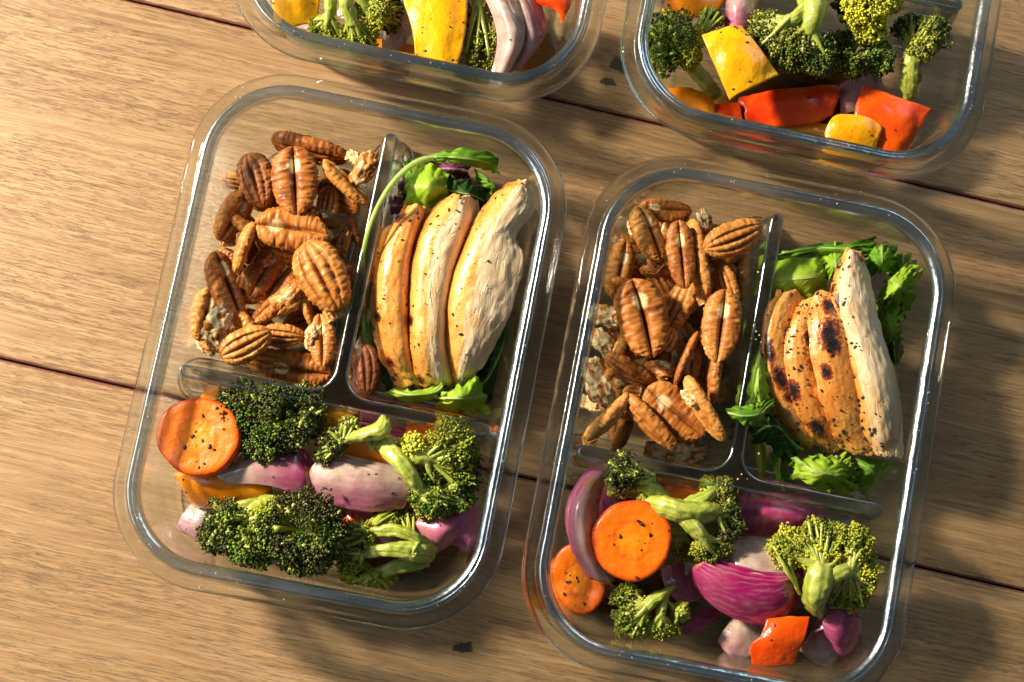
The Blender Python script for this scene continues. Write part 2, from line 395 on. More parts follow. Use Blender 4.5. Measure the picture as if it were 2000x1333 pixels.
def m_carrot():
    t = NT('roasted_carrot'); co = t.obj(); rad = t.attr('radial'); n = t.noise(co, 210, 4)
    c = t.ramp(t.math('ADD', rad, t.math('MULTIPLY', t.math('SUBTRACT', n, .5), .25)), [(0.0, (0.86, 0.235, 0.002)), (0.38, (0.80, 0.185, 0.002)), (0.46, (0.66, 0.115, 0.002)), (0.54, (0.84, 0.165, 0.002)), (0.85, (0.84, 0.145, 0.002)), (0.93, (0.74, 0.10, 0.003)), (1.0, (0.46, 0.050, 0.003))])
    c = t.mix(t.math('MULTIPLY', t.mapr(t.noise(co, 95, 5, .65), 0.56, 0.70), 0.40), c, (0.50, 0.075, 0.004))
    b = t.bump(t.noise(co, 330, 5, 0.6), 0.55, 0.0009)
    t.pbr(Base_Color=c, Roughness=t.mapr(t.noise(co, 500, 3), .35, .65, .30, .5), Specular_IOR_Level=0.3, Subsurface_Weight=0.12, Subsurface_Radius=(.005, .001, .0002), Subsurface_Scale=0.4, Coat_Weight=0.15, Coat_Roughness=0.15, Normal=b)
    return t.m
def m_pepper(name, a, b_, dark):
    t = NT(name); co = t.obj(); n = t.noise(co, 60, 3); n2 = t.noise(co, 420, 3)
    c = t.mix(t.mapr(n, 0.35, 0.65), a, b_)
    c = t.mix(t.math('MULTIPLY', t.mapr(t.noise(co, 110, 4), 0.63, 0.74), 0.65), c, dark)
    c = t.mix(t.mapr(t.attr('edge'), .2, .75), c, t.mix(t.mapr(n2, .4, .6), tuple(min(1, v * 1.05 + .06) for v in a), tuple(v * .55 for v in a)))
    b = t.bump(t.math('ADD', t.math('MULTIPLY', n2, .35), t.noise(co, 130, 3)), 0.55, 0.0012)
    t.pbr(Base_Color=c, Roughness=0.28, Specular_IOR_Level=0.35, Subsurface_Weight=0.15, Subsurface_Radius=(.006, .002, .0003), Subsurface_Scale=0.5, Coat_Weight=0.25, Coat_Roughness=0.08, Normal=b)
    return t.m
def m_onion():
    t = NT('roasted_red_onion'); co = t.obj(); tint = t.attr('tint'); r = t.attr('rich')
    st = t.noise(t.scaled(co, (1, 1, 1)), 140, 3); vein = t.attr('vein')
    pale = t.ramp(st, [(0.35, (0.34, 0.225, 0.175)), (0.65, (0.56, 0.42, 0.32))])
    purple = t.mix(r, (0.42, 0.12, 0.20), (0.34, 0.008, 0.105))
    k = t.math('ADD', t.mapr(tint, 0.2, 0.8), t.math('MULTIPLY', t.math('SUBTRACT', t.noise(co, 60, 3, .5), 0.5), 0.7), clamp=True)
    c = t.mix(k, pale, purple)
    vm = t.math('MULTIPLY', vein, t.mapr(t.noise(co, 180, 3), .35, .65, .08, .50))
    c = t.mix(vm, c, t.mix(0.5, c, (0.75, 0.50, 0.50)))
    c = t.mix(t.mapr(t.noise(co, 85, 3), 0.60, 0.75), c, (0.42, 0.22, 0.05))
    c = t.mix(t.math('MULTIPLY', t.mapr(t.math('ADD', t.attr('tip'), t.math('SUBTRACT', t.noise(co, 220, 4), .5)), .62, .95), .85), c, (0.30, 0.12, 0.025))
    t.pbr(Base_Color=c, Roughness=0.24, Subsurface_Weight=0.6, Subsurface_Radius=(.008, .004, .005), Subsurface_Scale=0.8, Coat_Weight=0.4, Coat_Roughness=0.12,
          Normal=t.bump(t.math('ADD', t.math('MULTIPLY', vein, .5), t.noise(co, 300, 3)), 0.2, 0.0005))
    return t.m
def m_skin():
    t = NT('seared_chicken_skin'); co = t.obj(); n = t.noise(co, 130, 5, 0.6); n2 = t.noise(co, 520, 5, .7); ch = t.attr('char'); sp_ = t.attr('skinpos')
    lo = t.noise(co, 62, 4, 0.6); k0 = t.math('ADD', t.math('MULTIPLY', sp_, .26), t.math('MULTIPLY', lo, .85))
    c = t.ramp(k0, [(0.30, (0.36, 0.060, 0.008)), (0.44, (0.58, 0.175, 0.022)), (0.58, (0.70, 0.305, 0.058)), (0.78, (0.74, 0.40, 0.110)), (0.96, (0.76, 0.50, 0.20))])
    blot = t.mapr(t.noise(t.scaled(co, (1, .6, 1)), 210, 5, .7), .53, .66)
    c = t.mix(t.math('MULTIPLY', blot, t.mapr(sp_, 0.0, 0.9, .80, .25)), c, (0.34, 0.075, 0.010))
    edge = t.math('MULTIPLY', t.mapr(sp_, 0.02, 0.30, 1.0, 0.0), t.mapr(t.noise(co, 95, 3), .50, .62)); ch = t.math('MAXIMUM', ch, t.math('MULTIPLY', edge, .62))
    k = t.math('ADD', ch, t.math('MULTIPLY', t.math('SUBTRACT', n2, 0.5), 1.5))
    c = t.mix(t.mapr(k, 0.36, 0.60), c, (0.24, 0.040, 0.010)); c = t.mix(t.mapr(k, 0.60, 0.85), c, (0.014, 0.008, 0.006))
    sp = t.mapr(t.noise(co, 330, 4, .6), 0.63, 0.70); c = t.mix(t.math('MULTIPLY', sp, 0.75), c, (0.20, 0.045, 0.010))
    b = t.bump(t.math('ADD', t.math('MULTIPLY', n2, 0.8), t.math('MULTIPLY', n, 1.1)), 0.45, 0.0009)
    t.pbr(Base_Color=c, Roughness=t.mapr(n2, .35, .65, .18, .36), Subsurface_Weight=0.12, Subsurface_Radius=(.004, .0015, .0005), Subsurface_Scale=0.5, Coat_Weight=0.45, Coat_Roughness=0.15, Normal=b)
    return t.m
def m_meat():
    t = NT('chicken_meat'); co = t.obj(); f = t.n('ShaderNodeAttribute', attribute_name='fib').outputs['Fac']
    al = t.attr('along'); ac = t.attr('across')
    cv_ = t.n('ShaderNodeCombineXYZ'); t.l(al, cv_.inputs[0]); t.l(ac, cv_.inputs[1]); t.l(t.rnd(), cv_.inputs[2])
    wob = t.vmath('ADD', cv_.outputs[0], t.vmath('SCALE', t.noise(co, 110, 3, col=True), 0.14))
    fb = t.noise(t.scaled(wob, (5, 15, 1)), 1.0, 6, 0.65); n = t.noise(co, 150, 5, .6)
    h = t.math('ADD', t.math('MULTIPLY', fb, 1.0), t.math('MULTIPLY', n, 0.6))
    c = t.ramp(t.math('MULTIPLY', h, 0.62), [(0.28, (0.48, 0.28, 0.11)), (0.38, (0.65, 0.46, 0.24)), (0.52, (0.75, 0.58, 0.36)), (0.66, (0.80, 0.67, 0.46))])
    c = t.mix(t.math('MULTIPLY', t.mapr(t.noise(co, 70, 3), 0.50, 0.68), .6), c, (0.66, 0.36, 0.12))
    c = t.mix(t.math('MULTIPLY', t.attr('seam'), .22), c, (0.74, 0.40, 0.10))
    vo = t.vor(t.scaled(wob, (3.2, 7.5, 1)), 2.2, 'DISTANCE_TO_EDGE'); crk = t.mapr(vo, 0.0, 0.07, 1.0, 0.0)
    crk = t.math('MULTIPLY', crk, t.mapr(n, .42, .62)); c = t.mix(t.math('MULTIPLY', crk, .30), c, (0.46, 0.25, 0.10))
    h = t.math('SUBTRACT', h, t.math('MULTIPLY', crk, .8))
    t.pbr(Base_Color=c, Roughness=0.42, Subsurface_Weight=0.3, Subsurface_Radius=(.006, .003, .002), Subsurface_Scale=0.5, Coat_Weight=0.15, Coat_Roughness=0.25, Normal=t.bump(h, 0.5, 0.0008))
    return t.m
def m_leaf(name, a, b_, rib):
    t = NT(name); co = t.obj(); n = t.noise(co, 90, 3); vein = t.attr('vein')
    c = t.mix(t.mapr(n, 0.35, 0.65), a, b_); c = t.mix(t.math('MULTIPLY', vein, 0.8), c, rib)
    b = t.bump(t.math('ADD', t.noise(co, 220, 4), t.math('MULTIPLY', vein, .6)), 0.5, 0.0009)
    p = t.pbr(Base_Color=c, Roughness=0.50, Specular_IOR_Level=0.3, Normal=b)
    tl = t.n('ShaderNodeBsdfTranslucent'); t.l(t.mix(1.0, c, (1.0, 1.0, 0.45), 'MULTIPLY'), tl.inputs[0])
    mx = t.n('ShaderNodeMixShader'); mx.inputs[0].default_value = 0.45
    t.l(p.outputs[0], mx.inputs[1]); t.l(tl.outputs[0], mx.inputs[2]); t.l(mx.outputs[0], t.out.inputs[0])
    return t.m
def m_plain(name, col, rough=0.5, **kw):
    t = NT(name); t.pbr(Base_Color=col, Roughness=rough, **kw); return t.m
def m_oil():
    t = NT('cooking_juices')
    g = t.n('ShaderNodeBsdfGlossy'); g.inputs['Roughness'].default_value = 0.05
    tr = t.n('ShaderNodeBsdfTransparent'); tr.inputs[0].default_value = (0.80, 0.50, 0.20, 1)
    fr = t.n('ShaderNodeFresnel'); fr.inputs[0].default_value = 1.4
    mx = t.n('ShaderNodeMixShader'); t.l(fr.outputs[0], mx.inputs[0]); t.l(tr.outputs[0], mx.inputs[1]); t.l(g.outputs[0], mx.inputs[2]); t.l(mx.outputs[0], t.out.inputs[0])
    return t.m
M_PEC, M_BUD, M_STALK, M_CARROT, M_ONION, M_SKIN, M_MEAT = m_pecan(), m_bud(), m_stalk(), m_carrot(), m_onion(), m_skin(), m_meat()
M_YEL = m_pepper('yellow_bell_pepper', (0.88, 0.32, 0.002), (0.90, 0.43, 0.004), (0.60, 0.17, 0.006))
M_ORG = m_pepper('orange_bell_pepper', (0.76, 0.20, 0.004), (0.80, 0.27, 0.006), (0.50, 0.09, 0.004))
M_RED = m_pepper('red_bell_pepper', (0.68, 0.035, 0.002), (0.78, 0.090, 0.002), (0.36, 0.015, 0.003))
M_RED2 = m_pepper('red_orange_bell_pepper', (0.80, 0.060, 0.002), (0.84, 0.105, 0.002), (0.45, 0.03, 0.002))
M_LIME = m_leaf('lime_green_lettuce', (0.32, 0.54, 0.020), (0.50, 0.66, 0.050), (0.60, 0.70, 0.22))
M_GREEN = m_leaf('mid_green_lettuce', (0.13, 0.34, 0.012), (0.25, 0.48, 0.022), (0.35, 0.52, 0.12))
M_DARK = m_leaf('dark_green_leaf', (0.020, 0.072, 0.010), (0.045, 0.13, 0.016), (0.12, 0.24, 0.05))
M_RADI = m_leaf('purple_radicchio', (0.13, 0.015, 0.045), (0.21, 0.03, 0.085), (0.6, 0.45, 0.5))
M_RIB = m_leaf('pale_green_rib', (0.45, 0.62, 0.14), (0.58, 0.72, 0.26), (0.7, 0.8, 0.4))
M_FLECK = m_plain('black_pepper_flecks', (0.020, 0.011, 0.008), 0.5)
M_CRUMB = m_plain('nut_crumbs', (0.66, 0.45, 0.22), 0.6)
M_OIL = m_oil()
# ------------------------------------------------------------------ shape generators (all in cm, world space)
def fbm(P, f, oct=3, seed=0.0):
    out = np.empty(len(P)); a = Vector((seed * 3.1, seed * 1.7, seed * 5.3))
    for i, p in enumerate(P):
        q = Vector(p) * f + a; s = 0; w = 1
        for _ in range(oct): s += w * noise.noise(q); q = q * 2.03; w *= .5
        out[i] = s
    return out
def cr_axis(G, t):
    """Catmull-Rom along axis 0 of G at parameters t in 0..1"""
    n = len(G)
    if n == 2: return G[0] + (G[1] - G[0]) * t.reshape(-1, *([1] * (G.ndim - 1)))
    Q = np.concatenate([[2 * G[0] - G[1]], G, [2 * G[-1] - G[-2]]])
    x = np.clip(t, 0, 1) * (n - 1); i = np.minimum(x.astype(int), n - 2); f = (x - i).reshape(-1, *([1] * (G.ndim - 1)))
    a, b, c, d = Q[i], Q[i + 1], Q[i + 2], Q[i + 3]
    return .5 * ((2 * b) + (c - a) * f + (2 * a - 5 * b + 4 * c - d) * f ** 2 + (3 * b - a - 3 * c + d) * f ** 3)
def edge_t(n, k=0.7):
    s = np.linspace(0, 1, n); return (1 - k) * s + k * (0.5 - 0.5 * np.cos(np.pi * s))
def grid_pts(rows):
    return np.array([[W3(*p) for p in r] for r in rows])
def sheet(rows, thick, nu=28, nv=28, ew=0.25, amp=0.03, freq=1.2, seed=0, ruffle=0.0, rfreq=5, top_only=1.0, tprof=None, outw=0.0):
    """solid curved slab through a grid of control points (photo px, px, height); returns V, F and per-vertex params"""
    G = grid_pts(rows); tu, tv = edge_t(nu), edge_t(nv)
    S = cr_axis(G, tu); S = np.swapaxes(cr_axis(np.swapaxes(S, 0, 1), tv), 0, 1)
    U, Vv = np.meshgrid(tu, tv, indexing='ij')
    if outw:
        c = S.mean((0, 1)); rim = np.maximum(np.abs(2 * U - 1), np.abs(2 * Vv - 1)) ** 6
        w = fbm(S.reshape(-1, 3), 1.5, 3, seed + 9).reshape(nu, nv) * outw * rim; S[..., :2] += (S - c)[..., :2] * w[..., None]
    if ruffle:
        ph = np.arctan2(2 * Vv - 1, 2 * U - 1); rim = np.clip(np.maximum(np.abs(2 * U - 1), np.abs(2 * Vv - 1)), 0, 1) ** 2.2
        rf = fbm(S.reshape(-1, 3), rfreq * 0.32, 2, seed).reshape(nu, nv)
        wv = np.sin(ph * rfreq * 1.6 + 3 * rf + seed) + 0.45 * np.sin(ph * rfreq * 2.9 + 2 * rf + seed * 2)
        S[..., 2] += ruffle * rim * wv; S[..., :2] += (0.16 * ruffle * rim * np.sin(ph * rfreq * 1.9 + seed))[..., None]
    du = np.gradient(S, axis=0); dv = np.gradient(S, axis=1); N = np.cross(du, dv); N /= np.linalg.norm(N, axis=2)[..., None] + 1e-9
    if N[..., 2].mean() < 0: N = -N; flip = True
    else: flip = False
    d = np.minimum(np.minimum(U, 1 - U), np.minimum(Vv, 1 - Vv)) * 2
    e = np.sqrt(np.clip(1 - (1 - np.clip(d / ew, 0, 1)) ** 2, 0, 1))
    th = thick * e
    if tprof is not None: th = th * tprof(U, Vv)
    nz = fbm(S.reshape(-1, 3), freq, 4, seed).reshape(nu, nv) * amp
    T = S + N * (th * 0.5 * top_only + nz * np.clip(e, .15, 1))[..., None]; B = S - N * (th * (1 - 0.5 * top_only))[..., None]
    B[0] = T[0]; B[-1] = T[-1]; B[:, 0] = T[:, 0]; B[:, -1] = T[:, -1]
    idt = np.arange(nu * nv).reshape(nu, nv); idb = idt.copy(); inner = idt[1:-1, 1:-1]; m = inner.size
    idb[1:-1, 1:-1] = nu * nv + np.arange(m).reshape(inner.shape)
    V = np.concatenate([T.reshape(-1, 3), B[1:-1, 1:-1].reshape(-1, 3)])
    q = lambda a: np.stack([a[:-1, :-1], a[1:, :-1], a[1:, 1:], a[:-1, 1:]], -1).reshape(-1, 4)
    Ft, Fb = q(idt), q(idb)[:, ::-1]
    if flip: Ft, Fb = Ft[:, ::-1], Fb[:, ::-1]
    Pu = np.concatenate([U.ravel(), U[1:-1, 1:-1].ravel()]); Pv = np.concatenate([Vv.ravel(), Vv[1:-1, 1:-1].ravel()])
    isb = np.concatenate([np.zeros(nu * nv), np.ones(m)])
    return dict(V=V, Ft=Ft, Fb=Fb, u=Pu, v=Pv, bottom=isb, T=T, N=N, e=np.concatenate([e.ravel(), e[1:-1, 1:-1].ravel()]))
def root(name, V, label, cat, group=None):
    V = np.asarray(V); o = empty(name, (V[:, 0].mean(), V[:, 1].mean(), V[:, 2].min())); tag(o, label, cat, group); return o
ICO = None
def ico(sub=0):
    p = (1 + 5 ** .5) / 2
    v = np.array([(-1, p, 0), (1, p, 0), (-1, -p, 0), (1, -p, 0), (0, -1, p), (0, 1, p), (0, -1, -p), (0, 1, -p), (p, 0, -1), (p, 0, 1), (-p, 0, -1), (-p, 0, 1)], float)
    v /= np.linalg.norm(v[0])
    f = np.array([(0, 11, 5), (0, 5, 1), (0, 1, 7), (0, 7, 10), (0, 10, 11), (1, 5, 9), (5, 11, 4), (11, 10, 2), (10, 7, 6), (7, 1, 8), (3, 9, 4), (3, 4, 2), (3, 2, 6), (3, 6, 8), (3, 8, 9), (4, 9, 5), (2, 4, 11), (6, 2, 10), (8, 6, 7), (9, 8, 1)])
    return v, f
IV, IF = ico()
def blobs(C, R, axis=None, stretch=1.0, rng=None):
    """many small icosahedra at C with radii R, stretched along axis"""
    n = len(C); Q = np.repeat(IV[None], n, 0) * R[:, None, None]
    if rng is not None: Q = Q * (1 + rng.uniform(-.25, .25, (n, 12, 1)))
    if axis is not None:
        d = (Q * axis[:, None, :]).sum(-1, keepdims=True); Q = Q + d * axis[:, None, :] * (stretch - 1)
    V = (Q + C[:, None, :]).reshape(-1, 3); F = (IF[None] + (np.arange(n) * 12)[:, None, None]).reshape(-1, 3)
    return V, F
def flecks(T, N, n, size, parent, rng, name='pepper_fleck_scatter', mat=None, mask=None):
    P = T.reshape(-1, 3); Q = N.reshape(-1, 3); ok = np.arange(len(P))
    if mask is not None: ok = ok[mask.ravel()]
    i = rng.choice(ok, min(n, len(ok)), replace=False)
    a = rng.normal(size=(len(i), 3)); a -= (a * Q[i]).sum(1, keepdims=True) * Q[i]; a /= np.linalg.norm(a, axis=1)[:, None]
    R = size * rng.uniform(.35, 1.15, len(i)) ** 1.3
    V, F = blobs(P[i] + a * 0.03 + Q[i] * (R * 0.25)[:, None], R, a, 1.7, rng)
    o = put(name, V, F, mat or M_FLECK, parent, smooth=False); o['kind'] = 'stuff'; return o
def tube(path, radii, n=12, k=6, seed=0, wob=0.06, flat=1.0):
    P = np.array(path, float); t = np.linspace(0, 1, (len(P) - 1) * k + 1); C = cr_axis(P, t); R = cr_axis(np.array(radii, float)[:, None], t)[:, 0]
    T = np.gradient(C, axis=0); T /= np.linalg.norm(T, axis=1)[:, None] + 1e-9
    up = np.array([0.2, 0.1, 1.0]); A = np.cross(T, up); A /= np.linalg.norm(A, axis=1)[:, None] + 1e-9; B = np.cross(A, T)
    a = np.linspace(0, 2 * np.pi, n, endpoint=False)
    tw = t[:, None] * 1.2
    rr = 1 + wob * np.sin(a[None] * 2 + seed + tw * 2) + wob * np.sin(a[None] * 3 + seed * 2 - tw) + wob * .22 * np.sin(a[None] * 7 + seed + tw * 3) + wob * .3 * np.sin(t[:, None] * 17 + seed + a[None])
    V = C[:, None] + (A[:, None] * np.cos(a)[None, :, None] + B[:, None] * (np.sin(a) * flat)[None, :, None]) * (R[:, None] * rr)[..., None]
    m = len(C); V = V.reshape(-1, 3); i = np.arange(n); j = (i + 1) % n
    F = np.concatenate([np.column_stack([q * n + i, q * n + j, (q + 1) * n + j, (q + 1) * n + i]) for q in range(m - 1)])
    c0, c1 = len(V), len(V) + 1; V = np.concatenate([V, C[:1], C[-1:]])
    F = np.concatenate([F, np.column_stack([j, i, np.full(n, c0), np.full(n, c0)]), np.column_stack([(m - 1) * n + i, (m - 1) * n + j, np.full(n, c1), np.full(n, c1)])])
    al = np.concatenate([(.5 + .3 * np.sin(a[None] * 11 + seed + tw * 3) + .2 * np.sin(a[None] * 5 - seed + tw)).ravel(), [.5, .5]])
    return V, F[:, ::-1], al
def clean(F):
    return [list(dict.fromkeys(f)) for f in F.tolist()]
def join(parts):
    V, F, A = [], [], []; o = 0
    for v, f, a in parts: V.append(v); F.append(f + o); A.append(a); o += len(v)
    return np.concatenate(V), np.concatenate(F), np.concatenate(A)

# ---- pecans
def pecan_data(seed, rng, cut=None):
    nx, na = 72, 88; s = np.linspace(-1, 1, nx); s = np.sin(s * np.pi / 2) * 0.998; a = np.linspace(0, 2 * np.pi, na, endpoint=False)
    X, Aa = np.meshgrid(s, a, indexing='ij'); y = np.cos(Aa); q = np.sin(Aa)
    w = (1 - np.abs(X) ** 2.3) ** 0.5 * (1 - 0.10 * X + 0.06 * X * X)
    Y = y * w; ay = np.abs(y)
    P3 = np.column_stack([X.ravel() * 2, y.ravel() * 1.2, q.ravel() * 1.2])
    n1 = fbm(P3, 2.6, 3, seed).reshape(X.shape)
    wr = np.array([noise.noise(Vector((x * 9.5 + seed, yy * 1.1 + 4 * (yy > 0), zz))) for x, yy, zz in P3]).reshape(X.shape)
    wr2 = np.array([noise.noise(Vector((x * 5 + seed * 2, yy * 3.2, zz * 2))) for x, yy, zz in P3]).reshape(X.shape)
    cen = np.exp(-(y / (0.085 + .02 * n1)) ** 2); side = np.exp(-((ay - 0.50 - 0.05 * n1 + .12 * X * X) / 0.085) ** 2)
    endf = np.clip(1.25 - np.abs(X) * 1.05, 0, 1)
    top = np.clip(q, 0, 1) ** 0.75 * (0.78 - 0.40 * cen * endf - 0.26 * side * endf)
    lob = np.sqrt(np.clip(1 - ((ay - 0.52) / 0.50) ** 2, 0, 1))
    bot = -np.clip(-q, 0, 1) ** 0.55 * (0.18 + 0.40 * lob - 0.20 * cen * endf)
    H = np.where(q >= 0, top, bot) * w ** 0.8
    fold = np.where(q >= 0, 0.06, 0.14) * (0.4 + ay) * rng.uniform(.8, 1.35)
    k = 1 + fold * np.where(wr > 0, wr ** .7 if False else np.abs(wr) ** .8, -1.7 * np.abs(wr)) + 0.07 * wr2 + 0.05 * n1
    Z = H * k; Yd = Y * (1 + (0.09 * wr + 0.06 * wr2) * np.clip(ay, 0, 1))
    Z = Z - 0.16 * X * X + 0.05 * X * rng.uniform(-1, 1); Yd = Yd + 0.10 * rng.uniform(-1, 1) * X * X
    Xo = X + .04 * wr2 * np.abs(X)
    if cut is not None:
        lim = cut + .10 * noise.noise(Vector((seed, 3, 3))) + .10 * wr2 + .09 * n1; Xo = np.minimum(Xo, lim)
    V = np.column_stack([Xo.ravel(), Yd.ravel() * 0.55, Z.ravel() * rng.uniform(.40, .48)])
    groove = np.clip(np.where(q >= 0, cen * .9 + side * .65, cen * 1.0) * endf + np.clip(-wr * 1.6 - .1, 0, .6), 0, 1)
    scar = np.exp(-(((X + 0.42) / .20) ** 2 + (y / .30) ** 2)) * (q < 0)
    pale = np.clip((0 if cut is None else (X > cut) * 1.0) + scar * 1.4 + np.clip(wr2 * 1.6 - 0.55, 0, 1) + (np.abs(X) > .985) * .4, 0, 1)
    i = np.arange(nx - 1)[:, None] * na + np.arange(na)[None]; j = np.arange(nx - 1)[:, None] * na + (np.arange(na) + 1)[None] % na
    F = np.stack([i, j, j + na, i + na], -1).reshape(-1, 4)
    c0 = len(V); V = np.concatenate([V, [V[:na].mean(0), V[-na:].mean(0)]])
    return V, F, groove.ravel(), pale.ravel(), na, nx
def pecan_mesh(seed, rng, dark=0.0, cut=None):
    V, F, g, p, na, nx = pecan_data(seed, rng, cut); c0, c1 = len(V) - 2, len(V) - 1
    i = np.arange(na); j = (i + 1) % na
    Fl = F.tolist() + [[int(b), int(a), c0] for a, b in zip(i, j)] + [[int((nx - 1) * na + a), int((nx - 1) * na + b), c1] for a, b in zip(i, j)]
    z = np.zeros(2)
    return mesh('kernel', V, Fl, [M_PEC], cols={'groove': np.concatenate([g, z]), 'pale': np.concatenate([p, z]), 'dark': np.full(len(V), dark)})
def chunk_mesh(seed, rng, palev=0.9):
    n = 40; u = np.linspace(0, np.pi, n); a = np.linspace(0, 2 * np.pi, 52, endpoint=False); U, A = np.meshgrid(u, a, indexing='ij')
    P = np.stack([np.cos(U), np.sin(U) * np.cos(A), np.sin(U) * np.sin(A)], -1).reshape(-1, 3)
    f = fbm(P, 1.3, 2, seed); g = np.abs(fbm(P, 2.1, 2, seed + 5)); r = 1 + 0.36 * f - 0.26 * np.exp(-(g / .16) ** 2)
    V = P * r[:, None] * np.array([1, .66, .52]); V[:, 2] += .2 * np.sin(V[:, 0] * 2.5)
    m = len(a); i = np.arange(n - 1)[:, None] * m + np.arange(m)[None]; j = np.arange(n - 1)[:, None] * m + (np.arange(m) + 1)[None] % m
    F = np.stack([i, i + m, j + m, j], -1).reshape(-1, 4)
    pal = np.clip(palev - .25 + fbm(P, 1.7, 2, seed + 8) * 1.3, 0, .85)
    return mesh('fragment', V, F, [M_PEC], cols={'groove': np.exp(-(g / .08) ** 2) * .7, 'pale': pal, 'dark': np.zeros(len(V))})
_r = np.random.default_rng(5)
PEC = [pecan_mesh(s * 3.7 + 1, _r) for s in range(10)]; PEC_DARK = pecan_mesh(77, _r, 0.6)
CHK = [chunk_mesh(s * 2.3 + 4, _r, pv) for s, pv in enumerate((0.95, 0.9, 0.35, 0.3))] + [pecan_mesh(90 + c_, _r, 0, c_) for c_ in (.1, .35, -.05)]
def rel_name(cat): return {'pecan': 'pecan_half', 'fragment': 'pecan_fragment'}[cat]
def pecan(px, py, z, length, ang, roll, pitch, var, label, group, wid=1.0, kind='pecan', hgt=1.0):
    """length in photo px; ang clockwise in the picture; roll 0 = grooved back up, 180 = flat face up, 90 = on its side"""
    me = {'D': PEC_DARK}.get(var, None) or (PEC[var % 10] if kind == 'pecan' else CHK[var % 7])
    o = link('pecan_half' if kind == 'pecan' else 'pecan_fragment', me)
    L = length / 42.0 / 2 * (0.92 if kind == 'pecan' else 1.0)
    o.scale = (L, L * wid, L * wid * hgt)
    p = W3(px, py, z); o.location = Vector(p) * CM
    o.rotation_euler = (Matrix.Rotation(math.radians(-ang), 3, 'Z') @ Matrix.Rotation(math.radians(pitch), 3, 'Y') @ Matrix.Rotation(math.radians(roll), 3, 'X')).to_euler()
    tag(o, label, 'pecan' if kind == 'pecan' else 'nut piece', group)
    return o

